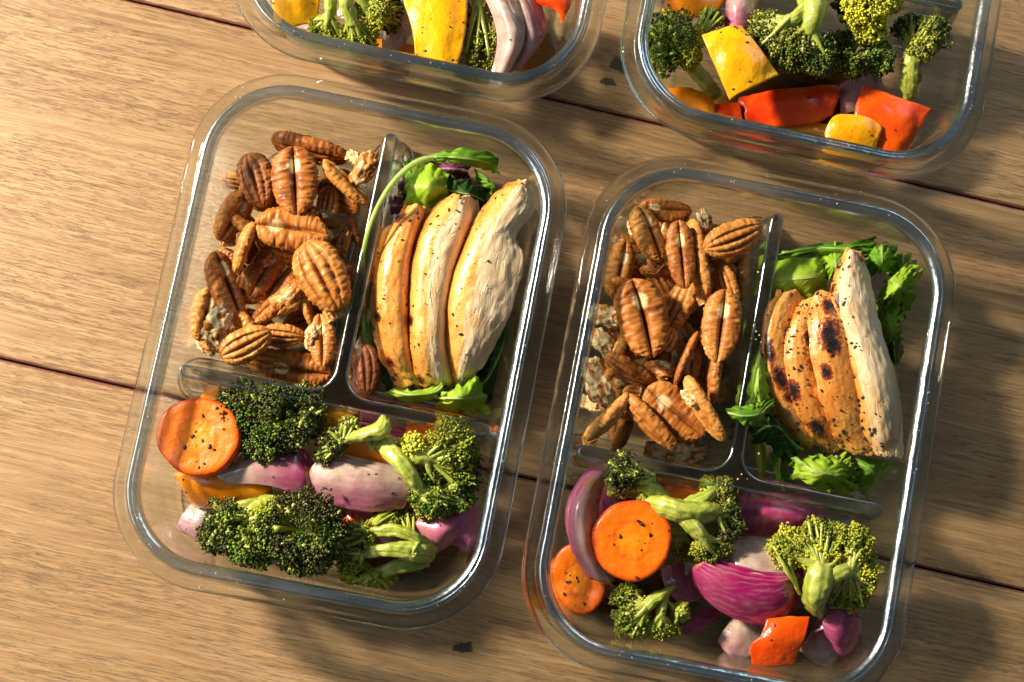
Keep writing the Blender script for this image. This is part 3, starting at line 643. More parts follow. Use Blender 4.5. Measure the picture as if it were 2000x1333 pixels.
# ---- broccoli
def broccoli(label, crowns, stems, seed=0, group='roasted broccoli florets', bead=0.062):
    """crowns: (px, py, z, rx_px, ry_px, tilt dx, tilt dy, tone, yellow, char); stems: lists of (px, py, z, radius cm)"""
    bead = bead * .86; rng = np.random.default_rng(seed); Cs, Rs, Ax, tone, yel, chr_ = [], [], [], [], [], []; tubes = []
    for (px, py, z, rx, ry, dx, dy, tn, yl, chv) in crowns:
        yl = min(1, yl * 1.45) if yl >= .18 else yl; tn = .5 + (tn - .5) * 1.3  # lit crowns painted yellower and brighter, unlit ones darker
        c = W3(px, py, z); rx, ry = rx / 43., ry / 43.; rz = min(rx, ry) * 0.85
        n = np.array([dx, -dy, 1.0]); n /= np.linalg.norm(n)
        S = np.array([rx, ry, rz]); ns = int(26 * max(1, rx * ry / 1.6) ** .8)
        dirs = []
        while len(dirs) < ns:
            d = rng.normal(size=3); d /= np.linalg.norm(d)
            if d @ n > -0.22 and all(np.linalg.norm(d - e) > 1.55 / math.sqrt(ns) for e in dirs) or rng.random() < .004: dirs.append(d)
        base = c - n * rz * .9
        for d in dirs:
            sc = c + d * S * rng.uniform(0.58, 0.94); sr = min(rx, ry) * rng.uniform(.24, .42) * (26 / ns) ** .2
            m = int(70 * (sr / 0.45) ** 2 * (0.062 / bead) ** 2) + 14
            q = rng.normal(size=(m, 3)); q /= np.linalg.norm(q, axis=1)[:, None]; q = q[(q @ d) > -0.15]
            # curdy surface: radial wobble
            rad = sr * (1 + 0.16 * rng.normal(size=len(q)))
            Cs.append(sc + q * rad[:, None]); Rs.append(bead * np.clip(rng.normal(.95, .32, len(q)), .45, 1.9)); Ax.append(q)
            out = np.clip(d @ n, 0, 1); t0 = tn - .05 + rng.uniform(-.2, .2)
            tone.append(np.clip(t0 + rng.uniform(-.2, .2, len(q)) + .10 * (q @ d), 0, 1))
            yk = np.clip(yl * (1.15 - out) * 1.5 + yl * .35 + rng.uniform(-.15, .15), 0, 1); yel.append(np.clip(yk + rng.uniform(-.2, .2, len(q)), 0, 1) * (yl > 0))
            cc = chv * (rng.random() < .7) * 1.25; chr_.append(np.clip(cc * rng.uniform(.2, 1.1, len(q)), 0, 1))
            mid = base + (sc - base) * .5 + rng.normal(size=3) * .04
            tubes.append(tube([base, mid, sc], [.17 * min(rx, 1.3), .11, .13 * sr / .4], 7, 3, rng.uniform(0, 6)))
            for _ in range(3):
                e = sc + (d + rng.normal(size=3) * .6) * sr * .5
                tubes.append(tube([mid, (mid + e) / 2 + rng.normal(size=3) * .05, e], [.07, .05, .045], 5, 2))
            if stems and rng.random() < .8:                     # visible forks fanning out of the nearest stalk end
                ends = [(W3(*st[-1][:3]), W3(*st[-2][:3]), st[-2][3]) for st in stems]; e_, p_, r_ = min(ends, key=lambda q_: np.linalg.norm(q_[0] - sc))
                if np.linalg.norm(e_ - sc) < 2.3:
                    f_ = rng.uniform(.35, .9); a_ = p_ + (e_ - p_) * f_; up = np.array([0, 0, .10 + .12 * rng.random()])
                    tubes.append(tube([p_ + (e_ - p_) * (f_ - .35), a_ + up, (a_ + sc) / 2 + up + rng.normal(size=3) * .06, sc + up * .8 + (sc - a_) * .1], [r_ * .55, .6 * r_ ** .7 * .55, .095, .06], 9, 5, rng.uniform(0, 9), .10))
    for st in stems:
        P = [W3(a, b, c) for a, b, c, r in st]; R_ = [s_[3] * (1.12 if k_ == 0 else 1.0) * .88 for k_, s_ in enumerate(st)]; R_ = [r_ * 1.0 for r_ in R_]
        tv_, tf_, ta_ = tube(P, R_, 34, 10, seed, 0.085)
        tv_ = tv_ + np.column_stack([fbm(tv_, 3.1, 3, seed + q_) for q_ in (1, 2, 3)]) * .06
        tubes.append((tv_, tf_, ta_))
    V, F = blobs(np.concatenate(Cs), np.concatenate(Rs), np.concatenate(Ax), 1.15, rng)
    e = root('broccoli_floret', V, label, 'broccoli', group)
    o = put('buds', V, F, M_BUD, e, cols={k: np.repeat(np.concatenate(a), 12) for k, a in (('tone', tone), ('yellow', yel), ('char', chr_))}); o['kind'] = 'stuff'
    tv, tf, ta = join(tubes); put('stalk', tv, clean(tf), M_STALK, e, cols={'ridge': ta})
    return e

# ---- other vegetables
def slab(name, rows, thick, mat, label, cat, group, seed=0, nfleck=0, fs=0.045, parts=None, part='flesh', **kw):
    s = sheet(rows, thick, seed=seed, **kw); e = root(name, s['V'], label, cat, group)
    ed = np.clip(1.25 - s['e'] * 1.15, 0, 1) * .9 + .25 * s['bottom']
    put(part, s['V'], np.concatenate([s['Ft'], s['Fb']]), mat, e, cols={'edge': ed})
    if nfleck:
        rng = np.random.default_rng(seed + 50); flecks(s['T'][2:-2, 2:-2], s['N'][2:-2, 2:-2], nfleck, fs, e, rng)
    return e
def pepper(rows, mat, label, seed=0, thick=0.45, nfleck=6, cat='bell pepper', **kw):
    kw.setdefault('amp', .09); kw.setdefault('freq', .8); kw.setdefault('ew', .07); kw.setdefault('outw', .09); thick = min(thick, .34); kw.setdefault('top_only', .5)
    zm = np.mean([p[2] for r in rows for p in r]); rows = [[(p[0], p[1], zm + .1 + (p[2] - zm) * .34) for p in r] for r in rows]
    return slab('pepper_piece', rows, thick, mat, label, cat, 'roasted bell pepper pieces', seed, nfleck, **kw)
def onion(rows, label, seed=0, thick=0.16, tint=(0.1, 0.9), rich=0.2, nfleck=4, layers=1, gap=(0, 0, -.3), axis='v', under=None):
    """onion petals: tint runs from the inner (pale) to the outer (purple) edge across v"""
    e = None; rng = np.random.default_rng(seed); thick = min(thick, .17)
    if layers == 1 and seed < 46: layers, gap = 3, (5, -7, -.20)
    for k in range(layers):
        zm = np.mean([p[2] for r in rows for p in r]); rr = [[(p[0] + gap[0] * k, p[1] + gap[1] * k, zm + (p[2] - zm) * .55 + gap[2] * k) for p in r] for r in rows]
        s = sheet(rr, thick, seed=seed + k, amp=.05, freq=.9, ew=.07, outw=.04)
        if e is None: e = root('onion_wedge', s['V'], label, 'onion', 'roasted red onion wedges')
        q = s[axis if axis in 'uv' else 'v']; lo, hi = tint; tt = lo + (hi - lo) * q; tt = np.where(s['bottom'] > 0, np.maximum(tt, .3 if under is None else under), tt)
        oth = s['u' if axis == 'v' else 'v']; vein = np.clip(np.sin(q * 44 + 2.5 * np.sin(oth * 5 + seed) + fbm(s['V'], 1.5, 2, seed) * 5), 0, 1)
        o = put('petal', s['V'], np.concatenate([s['Ft'], s['Fb']]), M_ONION, e, cols={'tint': tt, 'rich': np.full(len(tt), rich), 'vein': vein, 'tip': np.maximum(np.abs(2 * s['u'] - 1), np.abs(2 * s['v'] - 1) * .93) ** 5})
        if k == 0 and nfleck: flecks(s['T'][2:-2, 2:-2], s['N'][2:-2, 2:-2], nfleck, .04, e, rng)
    return e
def carrot(px, py, z, rx, ry, label, tilt=(0, 0), thick=0.9, seed=0, nfleck=14, dish=0.10):
    rng = np.random.default_rng(seed); c = W3(px, py, z); n = np.array([tilt[0], -tilt[1], 1.0]); n /= np.linalg.norm(n)
    a = np.cross([0, 1, 0], n); a /= np.linalg.norm(a); b = np.cross(n, a); m = 72; th = np.linspace(0, 2 * np.pi, m, endpoint=False)
    out = 1 + .022 * np.sin(2 * th + seed) + .02 * np.sin(3 * th + 2 * seed) + .010 * np.sin(7 * th + seed)
    prof = [(0.0, -dish)] + [(r, -dish * (1 - (r / .8) ** 2) if r < .8 else 0) for r in np.linspace(.06, .88, 16)] + [(.95, -.02), (.985, -.07), (1.0, -.16), (1.0, -.4), (.99, -.7), (.96, -.85), (.88, -.9), (.4, -.9), (0.0, -.9)]
    V, rad = [], []
    for r, h in prof:
        hh = h if h > -.2 else h * thick / .9
        V.append(c + (a * np.cos(th)[:, None] * rx / 43. + b * np.sin(th)[:, None] * ry / 43.) * (r * out)[:, None] + n * hh); rad.append(np.full(m, r if h > -.12 else .95))
    V = np.concatenate(V); rad = np.concatenate(rad); V += n * (fbm(V, 1.3, 4, seed) * .05 * (rad < .9))[:, None]
    i = np.arange(m); j = (i + 1) % m; F = np.concatenate([np.column_stack([k * m + i, k * m + j, (k + 1) * m + j, (k + 1) * m + i])[:, ::-1] for k in range(len(prof) - 1)])
    e = root('carrot_slice', V, label, 'carrot', 'roasted carrot slices')
    put('flesh', V, F, M_CARROT, e, cols={'radial': rad})
    k = 17 * m; T = V[m:k].reshape(-1, 3); flecks(T, np.repeat(n[None], len(T), 0), nfleck, .068, e, rng)
    return e
def chicken(rows, split, label, seed=0, thick=1.0, char=(), nfleck=26, fs=.05, skin_amp=.10, meat_amp=.038, group='grilled chicken slices', lift=0.0, tuck=0):
    """rows across: left edge ... ridge ... right edge; columns v < split are seared skin, the rest cut meat; char: (u, v, ru, rv)"""
    if tuck: rows = [[(p[0] + (tuck if k == 4 else tuck * .4 if k == 3 else 0), p[1], p[2]) for k, p in enumerate(r)] for r in rows]
    if split < .9:      # a flat knife-cut face falling away gently from the ridge
        rows = [[(p[0], p[1], (r[0][2] + .35, r[2][2] - .22, r[2][2], r[2][2] - .30 + .1 * lift, r[2][2] - 1.25 + .7 * lift - .05 * tuck)[k] if 0 < i < len(rows) - 1 else p[2]) for k, p in enumerate(r)] for i, r in enumerate(rows)]
    else:
        rows = [[(p[0], p[1], (r[2][2] - .34, r[2][2] - .08, r[2][2], r[2][2] + .02 - .012 * tuck, r[2][2] - .10 - .035 * tuck)[k] if 0 < i < len(rows) - 1 else p[2]) for k, p in enumerate(r)] for i, r in enumerate(rows)]
    s = sheet(rows, thick, nu=90, nv=54, seed=seed, amp=.035, freq=.9, ew=.05, top_only=.18, outw=.07)
    V = s['V']; nT = 90 * 54; u, v = s['u'], s['v']
    ft = fbm(np.column_stack([u * 22.0 + v * 9, v * 11 - u * 7, u * 0 + seed]), 1.0, 4, seed)
    dis = np.where(v > split, ft * meat_amp, ft * .03) * np.clip(s['e'], 0, 1) * (s['bottom'] == 0); V[:, 2] += dis - .03 * np.exp(-(np.abs(ft) / .06) ** 2) * (v > split) * (s['bottom'] == 0)
    Tg = V[:nT].reshape(90, 54, 3)
    ch = np.zeros(len(V))
    for (cu, cv_, ru, rv) in char: ch = np.maximum(ch, np.clip(1.15 - np.hypot((u - cu) / ru, (v - cv_) / rv), 0, 1))
    jig = split + 0.03 * np.sin(u * 9 + seed) + .02 * np.sin(u * 23 + seed * 3)
    F = np.concatenate([s['Ft'], s['Fb']]); fv = v[F].mean(1); fb = s['bottom'][F].mean(1) > .01
    sk = (fv < jig[F].mean(1)); e = root('chicken_slice', V, label, 'chicken slice', group)
    cols = {'skinpos': np.clip(v / split, 0, 1) if split < .9 else .35 + .35 * v, 'seam': np.exp(-((v - split) / .13) ** 2), 'char': ch, 'along': u, 'across': v, 'fib': ft}
    for nm, msk, mt in (('seared_skin', sk, M_SKIN), ('meat', ~sk, M_MEAT)):
        if not msk.any(): continue
        f = F[msk]; idx, inv = np.unique(f, return_inverse=True)
        put(nm, V[idx], inv.reshape(f.shape).astype(np.int64), mt, e, cols={k: a[idx] for k, a in cols.items()})
    rng = np.random.default_rng(seed + 3)
    m = (v[:nT].reshape(90, 54) < split + .25)[3:-3, 2:-2]
    flecks(Tg[3:-3, 2:-2], s['N'][3:-3, 2:-2], int(nfleck * 2.2), fs * 1.1, e, rng, mask=m)
    return e
def leaf(rows, mat, label, seed=0, ruffle=.22, rfreq=6, group='salad leaves under the chicken', cat='salad leaf', rib=True, thick=.035, nu=48, nv=40, name='salad_leaf', outw=.34, rib_r=.07):
    rfreq = rfreq + 2; ruffle = ruffle * 1.15
    s = sheet(rows, thick, nu=nu, nv=nv, seed=seed, amp=.05, freq=1.6, ew=.08, ruffle=ruffle, rfreq=rfreq, outw=outw)
    u, v = s['u'], s['v']; c = np.exp(-((v - .5) / .035) ** 2); side = np.clip(np.sin((u * 7 + np.abs(v - .5) * 5) * 2 * np.pi), 0, 1) ** 6 * .6
    e = root(name, s['V'], label, cat, group)
    put('blade', s['V'], np.concatenate([s['Ft'], s['Fb']]), mat, e, cols={'vein': np.clip(c + side, 0, 1)})
    if rib:
        T = s['T'][:, nv // 2]; idx = np.linspace(0, nu - 4, 8).astype(int)
        tv, tf, _ = tube([T[i] - np.array([0, 0, .02]) for i in idx], list(np.linspace(rib_r, .02, 8)), 8, 4)
        put('midrib', tv, clean(tf), M_RIB, e, cols={'vein': np.zeros(len(tv))})
    return e
# ------------------------------------------------------------------ the food, piece by piece (photo pixels + height in cm)
GL, GR = 'pecans heaped in the left container', 'pecans heaped in the lower right container'
rg = np.random.default_rng(11)
NUTS_L = [  # px, py, z, length, angle, roll, pitch, variant, wid, label
 (605, 292, 3.3, 165, 13, 70, 0, 0, .85, 'long arched caramel pecan at the very top of the left heap'),
 (502, 352, 4.0, 120, 72, 15, 0, 'D', 1.15, 'shrivelled dark reddish brown pecan at the top left of the left heap'),
 (576, 354, 4.7, 140, 86, 180, 4, 1, 1.22, 'pecan lying flat face up with a round pale scar, top centre of the left heap'),
 (674, 358, 4.2, 128, 42, 120, 8, 2, .75, 'split pecan with a torn cream edge sloping beside the left divider'),
 (455, 422, 3.6, 118, 118, 140, 0, 3, 1.0, 'golden wrinkled pecan on the upper left edge of the left heap'),
 (476, 484, 4.3, 112, 108, 78, 0, 4, .95, 'smooth kidney-shaped honey pecan standing on its side, left heap'),
 (570, 448, 4.4, 150, 8, 180, 0, 5, 1.05, 'broad tan pecan lying crosswise flat face up in the middle of the left heap'),
 (630, 540, 4.8, 158, 62, 8, 0, 0, 1.15, 'big deeply grooved brown pecan lying back up, right middle of the left heap'),
 (440, 560, 3.7, 150, 68, 140, 0, 6, .85, 'long narrow crinkled pecan down the left flank of the left heap'),
 (515, 530, 3.4, 120, 118, 165, 0, 1, .9, 'pecan tucked under the honey kidney-shaped one in the left heap'),
 (550, 566, 2.8, 125, 122, 60, 0, 2, .9, 'smooth dark pecan leaning in the shaded hollow of the left heap'),
 (400, 615, 3.1, 112, 100, 150, 0, 3, .95, 'orange brown pecan at the far left foot of the left heap'),
 (480, 674, 4.1, 112, -28, 12, 0, 4, 1.1, 'plump tan pecan lying back up at the lower left of the left heap'),
 (548, 655, 3.2, 95, 5, 30, 0, 5, 1.0, 'grooved pecan behind the plump tan one, lower part of the left heap'),
 (580, 722, 2.5, 145, 9, 195, 0, 6, .95, 'long wrinkled pecan along the bottom edge of the left heap by the cross divider'),
 (690, 440, 2.9, 95, 78, 90, 0, 0, .8, 'shaded pecan standing against the left divider, right flank of the left heap'),
 (600, 600, 3.2, 90, 75, 100, 0, 1, .8, 'small pecan peeking below the big deeply grooved one, left heap'),
 (520, 705, 2.6, 100, 8, 20, 0, 3, 1.0, 'pecan half hidden under the plump tan one at the bottom of the left heap'),
]
CH_L = [
 (712, 330, 4.3, 70, -55, 0, 0, 3, 1.0, 'lumpy reddish nut piece at the top right of the left heap'),
 (693, 310, 3.7, 42, 20, 40, 0, 0, 1.0, 'small creamy nut piece at the top right of the left heap'),
 (560, 588, 3.5, 95, -42, 30, 0, 2, .7, 'torn nut piece with a purplish pale fracture in the middle of the left heap'),
 (426, 634, 3.9, 80, -65, 10, 0, 0, 1.0, 'cream coloured broken nut piece at the lower left of the left heap'),
 (612, 650, 3.2, 62, 100, 60, 0, 1, 1.0, 'pale notched nut piece at the lower right of the left heap'),
 (640, 686, 3.0, 52, 10, 20, 0, 1, 1.0, 'little light tan nut piece nearest the left divider corner'),
 (681, 527, 3.0, 44, 20, 0, 0, 3, 1.0, 'small round brown nut piece touching the left divider'),
 (402, 672, 1.6, 48, 60, 0, 0, 1, 1.0, 'pale crumbly nut piece on the floor at the foot of the left heap'),
 (672, 470, 3.2, 60, 80, 90, 0, 2, .8, 'ragged light edged nut piece in the shade right of the tan crosswise pecan'),
 (640, 402, 3.9, 78, 100, 0, 0, 5, 1.0, 'snapped pecan end between the scarred pecan and the split one, left heap'),
 (655, 620, 3.6, 66, 60, 0, 0, 4, 1.0, 'snapped pecan end below the big deeply grooved one, left heap'),
 (532, 610, 3.2, 64, 30, 160, 0, 6, 1.0, 'short snapped pecan stub in the lower middle of the left heap'),
 (445, 470, 3.0, 60, 90, 20, 0, 5, 1.0, 'snapped pecan half on the outer left edge of the left heap'),
 (500, 640, 3.5, 52, 120, 0, 0, 4, .9, 'tiny snapped pecan tip above the plump tan one, left heap'),
]
NUTS_R = [
 (1266, 458, 4.1, 125, 68, 150, 0, 3, 1.0, 'crinkled reddish brown pecan at the top left of the right heap'),
 (1300, 412, 3.6, 110, 4, 165, 0, 6, .85, 'sandy fluted pecan at the very top of the right heap'),
 (1330, 498, 5.1, 140, 84, 180, 5, 1, .75, 'slim upright pecan flat face up, top centre of the right heap'),
 (1362, 505, 4.4, 165, 80, 75, 0, 4, .75, 'long smooth brown pecan standing beside the slim upright one, right heap'),
 (1434, 466, 5.3, 128, -22, 20, 0, 5, 1.0, 'pecan jutting over the right divider at the top right of the right heap'),
 (1414, 502, 4.0, 90, -18, 150, 0, 2, .9, 'knobbly pecan under the one jutting over the divider'),
 (1208, 528, 3.3, 125, 102, 160, 0, 0, .95, 'pale tan pecan on the upper left flank of the right heap'),
 (1256, 622, 4.7, 165, 76, 180, 0, 3, 1.15, 'widest pecan of the right heap, flat face up with a pale scar at its foot'),
 (1325, 600, 3.6, 125, 116, 40, 0, 6, .95, 'darker pecan between the widest one and the long right one'),
 (1408, 638, 4.9, 150, 98, 185, 0, 0, .95, 'orange brown pecan flat face up at the middle right of the right heap'),
 (1396, 728, 3.7, 130, 96, 90, 0, 5, .8, 'pecan hanging below the orange brown one by the right divider'),
 (1420, 560, 4.2, 95, 72, 30, 0, 2, .9, 'short smooth pecan above the orange brown one'),
 (1446, 520, 3.2, 150, 94, 80, 0, 1, .8, 'shaded pecan standing in the upper right corner of the right heap'),
 (1340, 700, 4.3, 122, 114, 100, 0, 4, .55, 'thin stick-like pecan with a pale tip in the centre of the right heap'),
 (1226, 724, 3.7, 108, 30, 40, 0, 5, .9, 'pecan lying low at the left middle of the right heap'),
 (1188, 816, 4.5, 132, -46, 75, 0, 3, .75, 'chestnut brown pecan at the bottom left corner of the right heap'),
 (1210, 848, 3.1, 92, -68, 80, 0, 2, .8, 'small dark pecan wedged at the bottom of the right heap beside the chestnut one'),
 (1270, 826, 4.5, 150, 46, 70, 0, 6, .7, 'long ridged pecan slanting across the bottom of the right heap'),
 (1318, 806, 4.2, 150, 40, 185, 0, 1, 1.1, 'broad golden pecan flat face up at the bottom of the right heap'),
 (1375, 800, 5.0, 150, 60, 80, 0, 4, .75, 'curved smooth pecan at the bottom right of the right heap'),
 (1296, 560, 3.0, 110, 60, 20, 0, 2, .9, 'pecan in the dark hollow left of the slim upright one'),
]
CH_R = [
 (1184, 618, 3.1, 75, 20, 0, 0, 0, .9, 'cream knobbly nut piece at the left middle of the right heap'),
 (1178, 668, 3.0, 66, 60, 0, 0, 1, .9, 'pale curled nut piece pressed against the left wall of the right container'),
 (1166, 742, 3.0, 98, 80, 0, 0, 0, .85, 'big yellowish bulb-shaped nut piece at the lower left of the right heap'),
 (1347, 778, 5.3, 42, 60, 0, 0, 0, .9, 'tiny cream nut piece sitting on top near the bottom of the right heap'),
 (1292, 722, 3.5, 66, 20, 0, 0, 2, .9, 'hollow brown nut piece in the middle of the right heap'),
 (1236, 448, 3.2, 38, 80, 0, 0, 0, .9, 'small white nut crumb chunk at the upper left of the right heap'),
 (1290, 882, 1.5, 70, 10, 0, 0, 1, .9, 'pale nut fragment on the floor under the bottom of the right heap'),
 (1335, 886, 1.6, 84, -12, 0, 0, 1, .9, 'light nut fragment on the floor near the right divider corner'),
 (1160, 790, 1.4, 50, 30, 0, 0, 1, .9, 'faint tan nut fragment on the floor at the lower left of the right heap'),
 (1375, 425, 3.6, 44, 70, 0, 0, 1, .9, 'tan nut nub behind the pecan jutting over the divider'),
 (1290, 520, 3.9, 60, 40, 0, 0, 4, 1.0, 'snapped pecan end in the upper middle of the right heap'),
 (1300, 670, 4.0, 66, 120, 10, 0, 5, 1.0, 'snapped pecan end beside the widest pecan, right heap'),
 (1380, 590, 4.3, 56, 60, 180, 0, 6, 1.0, 'snapped pecan stub left of the orange brown one, right heap'),
 (1246, 770, 3.9, 58, 10, 0, 0, 4, 1.0, 'snapped pecan end above the long ridged one, right heap'),
 (1222, 590, 3.4, 56, 80, 170, 0, 5, 1.0, 'snapped pecan piece at the left side of the widest pecan, right heap'),
 (1160, 850, 2.2, 50, -30, 0, 0, 6, 1.0, 'snapped pecan bit under the chestnut brown one, right heap'),
]
for L_, g in ((NUTS_L, GL), (NUTS_R, GR)):
    for a in L_: pecan(*a[:8], a[9], g, wid=a[8])
for L_, g in ((CH_L, GL), (CH_R, GR)):
    for a in L_: pecan(*a[:8], a[9], g, wid=a[8], kind='fragment')
pecan(714, 722, 2.5, 112, 84, 5, -6, 'D', 'single dark pecan alone beside the chicken, left of the salad leaves', None, wid=1.05)
for (x0, y0, x1, y1), g, lb in (((450, 335, 655, 675), GL, 'pecan buried in the dark low layer of the left heap'), ((1205, 445, 1405, 835), GR, 'pecan buried in the dark low layer of the right heap')):
    for i in range(8):
        for j in range(5):
            f = (i + .5) / 8; px = x0 + (x1 - x0) * (j + .5) / 5 - f * 40 + 20 + rg.uniform(-16, 16); py = y0 + (y1 - y0) * f + rg.uniform(-14, 14)
            pecan(px, py, 1.3 + 1.02 * ((i + j) % 3), rg.uniform(76, 118), rg.uniform(0, 180), rg.uniform(0, 360), rg.uniform(-14, 14), int(rg.integers(0, 10)), lb, g, wid=rg.uniform(.8, 1.1))

# ---- chicken, left container
chicken([[(796, 404, 3.2), (806, 400, 4.0), (818, 400, 4.3), (826, 402, 3.8), (834, 408, 2.8)],
         [(752, 452, 3.2), (772, 448, 4.3), (790, 448, 4.6), (802, 452, 4.0), (812, 460, 2.9)],
         [(730, 515, 3.1), (748, 512, 4.4), (768, 512, 4.7), (786, 520, 4.0), (800, 528, 2.8)],
         [(725, 580, 3.0), (742, 580, 4.3), (762, 582, 4.6), (782, 588, 3.9), (798, 594, 2.8)],
         [(730, 645, 2.8), (748, 645, 4.0), (768, 645, 4.3), (786, 648, 3.7), (800, 652, 2.8)],
         [(746, 705, 2.5), (762, 702, 3.5), (780, 700, 3.8), (796, 698, 3.4), (808, 698, 2.7)],
         [(775, 752, 2.1), (790, 752, 2.6), (805, 750, 2.8), (816, 748, 2.6), (826, 742, 2.3)]],
        .80, 'narrow orange glazed chicken slice, leftmost of three in the left container', 1, .9, tuck=14, char=[(.10, .25, .06, .2), (.6, .2, .05, .12), (.85, .25, .05, .15)])
chicken([[(884, 382, 3.8), (892, 378, 4.4), (900, 378, 4.5), (908, 382, 4.0), (916, 392, 3.2)],
         [(845, 412, 3.6), (862, 414, 4.6), (884, 418, 4.8), (904, 424, 4.3), (919, 436, 3.2)],
         [(815, 460, 3.4), (832, 462, 4.7), (858, 468, 4.9), (886, 474, 4.2), (905, 484, 3.0)],
         [(799, 525, 3.3), (816, 526, 4.7), (840, 530, 4.9), (868, 534, 4.1), (888, 540, 2.9)],
         [(794, 600, 3.2), (812, 600, 4.6), (834, 602, 4.8), (856, 606, 4.0), (874, 612, 2.9)],
         [(794, 675, 2.9), (812, 675, 4.2), (836, 674, 4.4), (856, 674, 3.8), (874, 676, 2.9)],
         [(806, 735, 2.5), (824, 734, 3.3), (846, 730, 3.6), (866, 728, 3.3), (882, 728, 2.8)],
         [(830, 764, 2.0), (842, 764, 2.4), (858, 760, 2.6), (874, 756, 2.5), (886, 750, 2.3)]],
        .48, 'middle chicken slice of the left container with a dark seared line down its glazed edge', 2, .9, lift=.3, tuck=14, char=[(.36, .02, .12, .10), (.50, .02, .1, .12), (.62, .18, .03, .1), (.88, .2, .05, .15)])
chicken([[(1003, 356, 3.8), (1012, 352, 4.4), (1024, 352, 4.6), (1036, 360, 4.2), (1043, 376, 3.4)],
         [(965, 384, 3.8), (982, 384, 4.8), (1004, 390, 5.0), (1026, 402, 4.6), (1042, 414, 3.6)],
         [(928, 428, 3.7), (946, 430, 4.9), (968, 438, 5.1), (990, 450, 4.5), (1006, 462, 3.2)],
         [(900, 485, 3.5), (918, 488, 4.9), (948, 494, 5.1), (985, 494, 4.5), (1020, 492, 3.2)],
         [(876, 545, 3.4), (896, 546, 4.8), (932, 550, 5.0), (974, 556, 4.4), (1014, 556, 3.2)],
         [(862, 605, 3.3), (884, 605, 4.6), (918, 608, 4.8), (956, 614, 4.2), (992, 622, 3.1)],
         [(862, 665, 3.0), (884, 664, 4.2), (912, 668, 4.4), (938, 676, 3.9), (962, 684, 3.0)],
         [(872, 715, 2.6), (888, 716, 3.5), (904, 718, 3.7), (918, 720, 3.4), (932, 724, 2.9)],
         [(886, 752, 2.2), (893, 756, 2.5), (900, 757, 2.6), (907, 754, 2.5), (914, 748, 2.4)]],
        .43, 'widest pale chicken slice, rightmost of three in the left container', 3, .95, char=[(.34, .0, .10, .06), (.46, .0, .06, .12)], nfleck=18, lift=.9)
# ---- chicken, right container
chicken([[(1520, 572, 3.6), (1528, 566, 4.0), (1536, 565, 4.2), (1545, 570, 4.0), (1555, 582, 3.4)],
         [(1498, 605, 3.4), (1508, 602, 4.1), (1520, 604, 4.4), (1532, 608, 4.2), (1542, 614, 3.6)],
         [(1488, 650, 3.2), (1498, 650, 4.1), (1510, 652, 4.5), (1522, 656, 4.2), (1534, 660, 3.5)],
         [(1490, 710, 3.0), (1502, 710, 4.0), (1514, 712, 4.4), (1528, 714, 4.1), (1540, 716, 3.4)],
         [(1502, 775, 2.8), (1516, 772, 3.8), (1532, 770, 4.1), (1546, 768, 3.8), (1558, 766, 3.2)],
         [(1524, 832, 2.5), (1540, 826, 3.4), (1558, 820, 3.6), (1574, 812, 3.4), (1586, 806, 3.0)],
         [(1568, 880, 2.0), (1582, 874, 2.6), (1596, 868, 2.8), (1606, 862, 2.8), (1614, 856, 2.6)]],
        .95, 'leftmost chicken slice of the right container with a thick black burnt streak', 4, .85, tuck=16, char=[(.44, .35, .13, .30), (.58, .5, .11, .30), (.69, .6, .06, .25)], nfleck=20)
chicken([[(1556, 606, 3.8), (1566, 592, 4.2), (1578, 586, 4.4), (1588, 584, 4.4), (1596, 586, 4.0)],
         [(1540, 640, 3.6), (1552, 632, 4.4), (1566, 628, 4.7), (1578, 626, 4.6), (1586, 628, 4.0)],
         [(1532, 690, 3.5), (1546, 686, 4.4), (1562, 684, 4.7), (1576, 684, 4.6), (1586, 684, 4.0)],
         [(1538, 745, 3.3), (1552, 742, 4.2), (1570, 740, 4.5), (1586, 738, 4.4), (1598, 738, 3.9)],
         [(1554, 800, 3.1), (1570, 796, 3.9), (1588, 792, 4.2), (1604, 788, 4.1), (1616, 784, 3.6)],
         [(1584, 852, 2.6), (1598, 846, 3.3), (1612, 838, 3.6), (1624, 832, 3.5), (1634, 828, 3.2)],
         [(1612, 890, 2.1), (1622, 884, 2.5), (1632, 878, 2.7), (1640, 872, 2.7), (1646, 868, 2.6)]],
        .95, 'second chicken slice of the right container, peppered orange with scattered scorch marks', 5, .85, tuck=16, char=[(.26, .75, .10, .30), (.40, .8, .14, .25), (.56, .15, .12, .25), (.80, .3, .1, .3)], nfleck=60)
chicken([[(1570, 598, 4.0), (1584, 580, 4.4), (1602, 572, 4.6), (1622, 566, 4.6), (1640, 566, 4.2)],
         [(1578, 640, 4.0), (1596, 630, 4.8), (1616, 622, 5.1), (1634, 616, 5.1), (1648, 614, 4.6)],
         [(1582, 690, 3.9), (1600, 684, 4.8), (1620, 680, 5.2), (1640, 676, 5.2), (1654, 674, 4.6)],
         [(1592, 740, 3.8), (1612, 736, 4.7), (1634, 734, 5.1), (1654, 732, 5.1), (1668, 730, 4.5)],
         [(1606, 795, 3.5), (1626, 790, 4.4), (1648, 788, 4.8), (1668, 784, 4.8), (1682, 780, 4.3)],
         [(1626, 840, 3.1), (1644, 842, 3.8), (1664, 842, 4.2), (1682, 838, 4.3), (1696, 832, 4.0)],
         [(1640, 874, 2.7), (1660, 882, 3.1), (1680, 888, 3.4), (1700, 890, 3.5), (1716, 888, 3.4)]],
        .96, 'third chicken slice of the right container with a large black charred patch', 6, .9, tuck=14, char=[(.10, .6, .10, .25), (.26, .5, .15, .34), (.32, .55, .10, .3), (.47, .3, .08, .2)], nfleck=50)
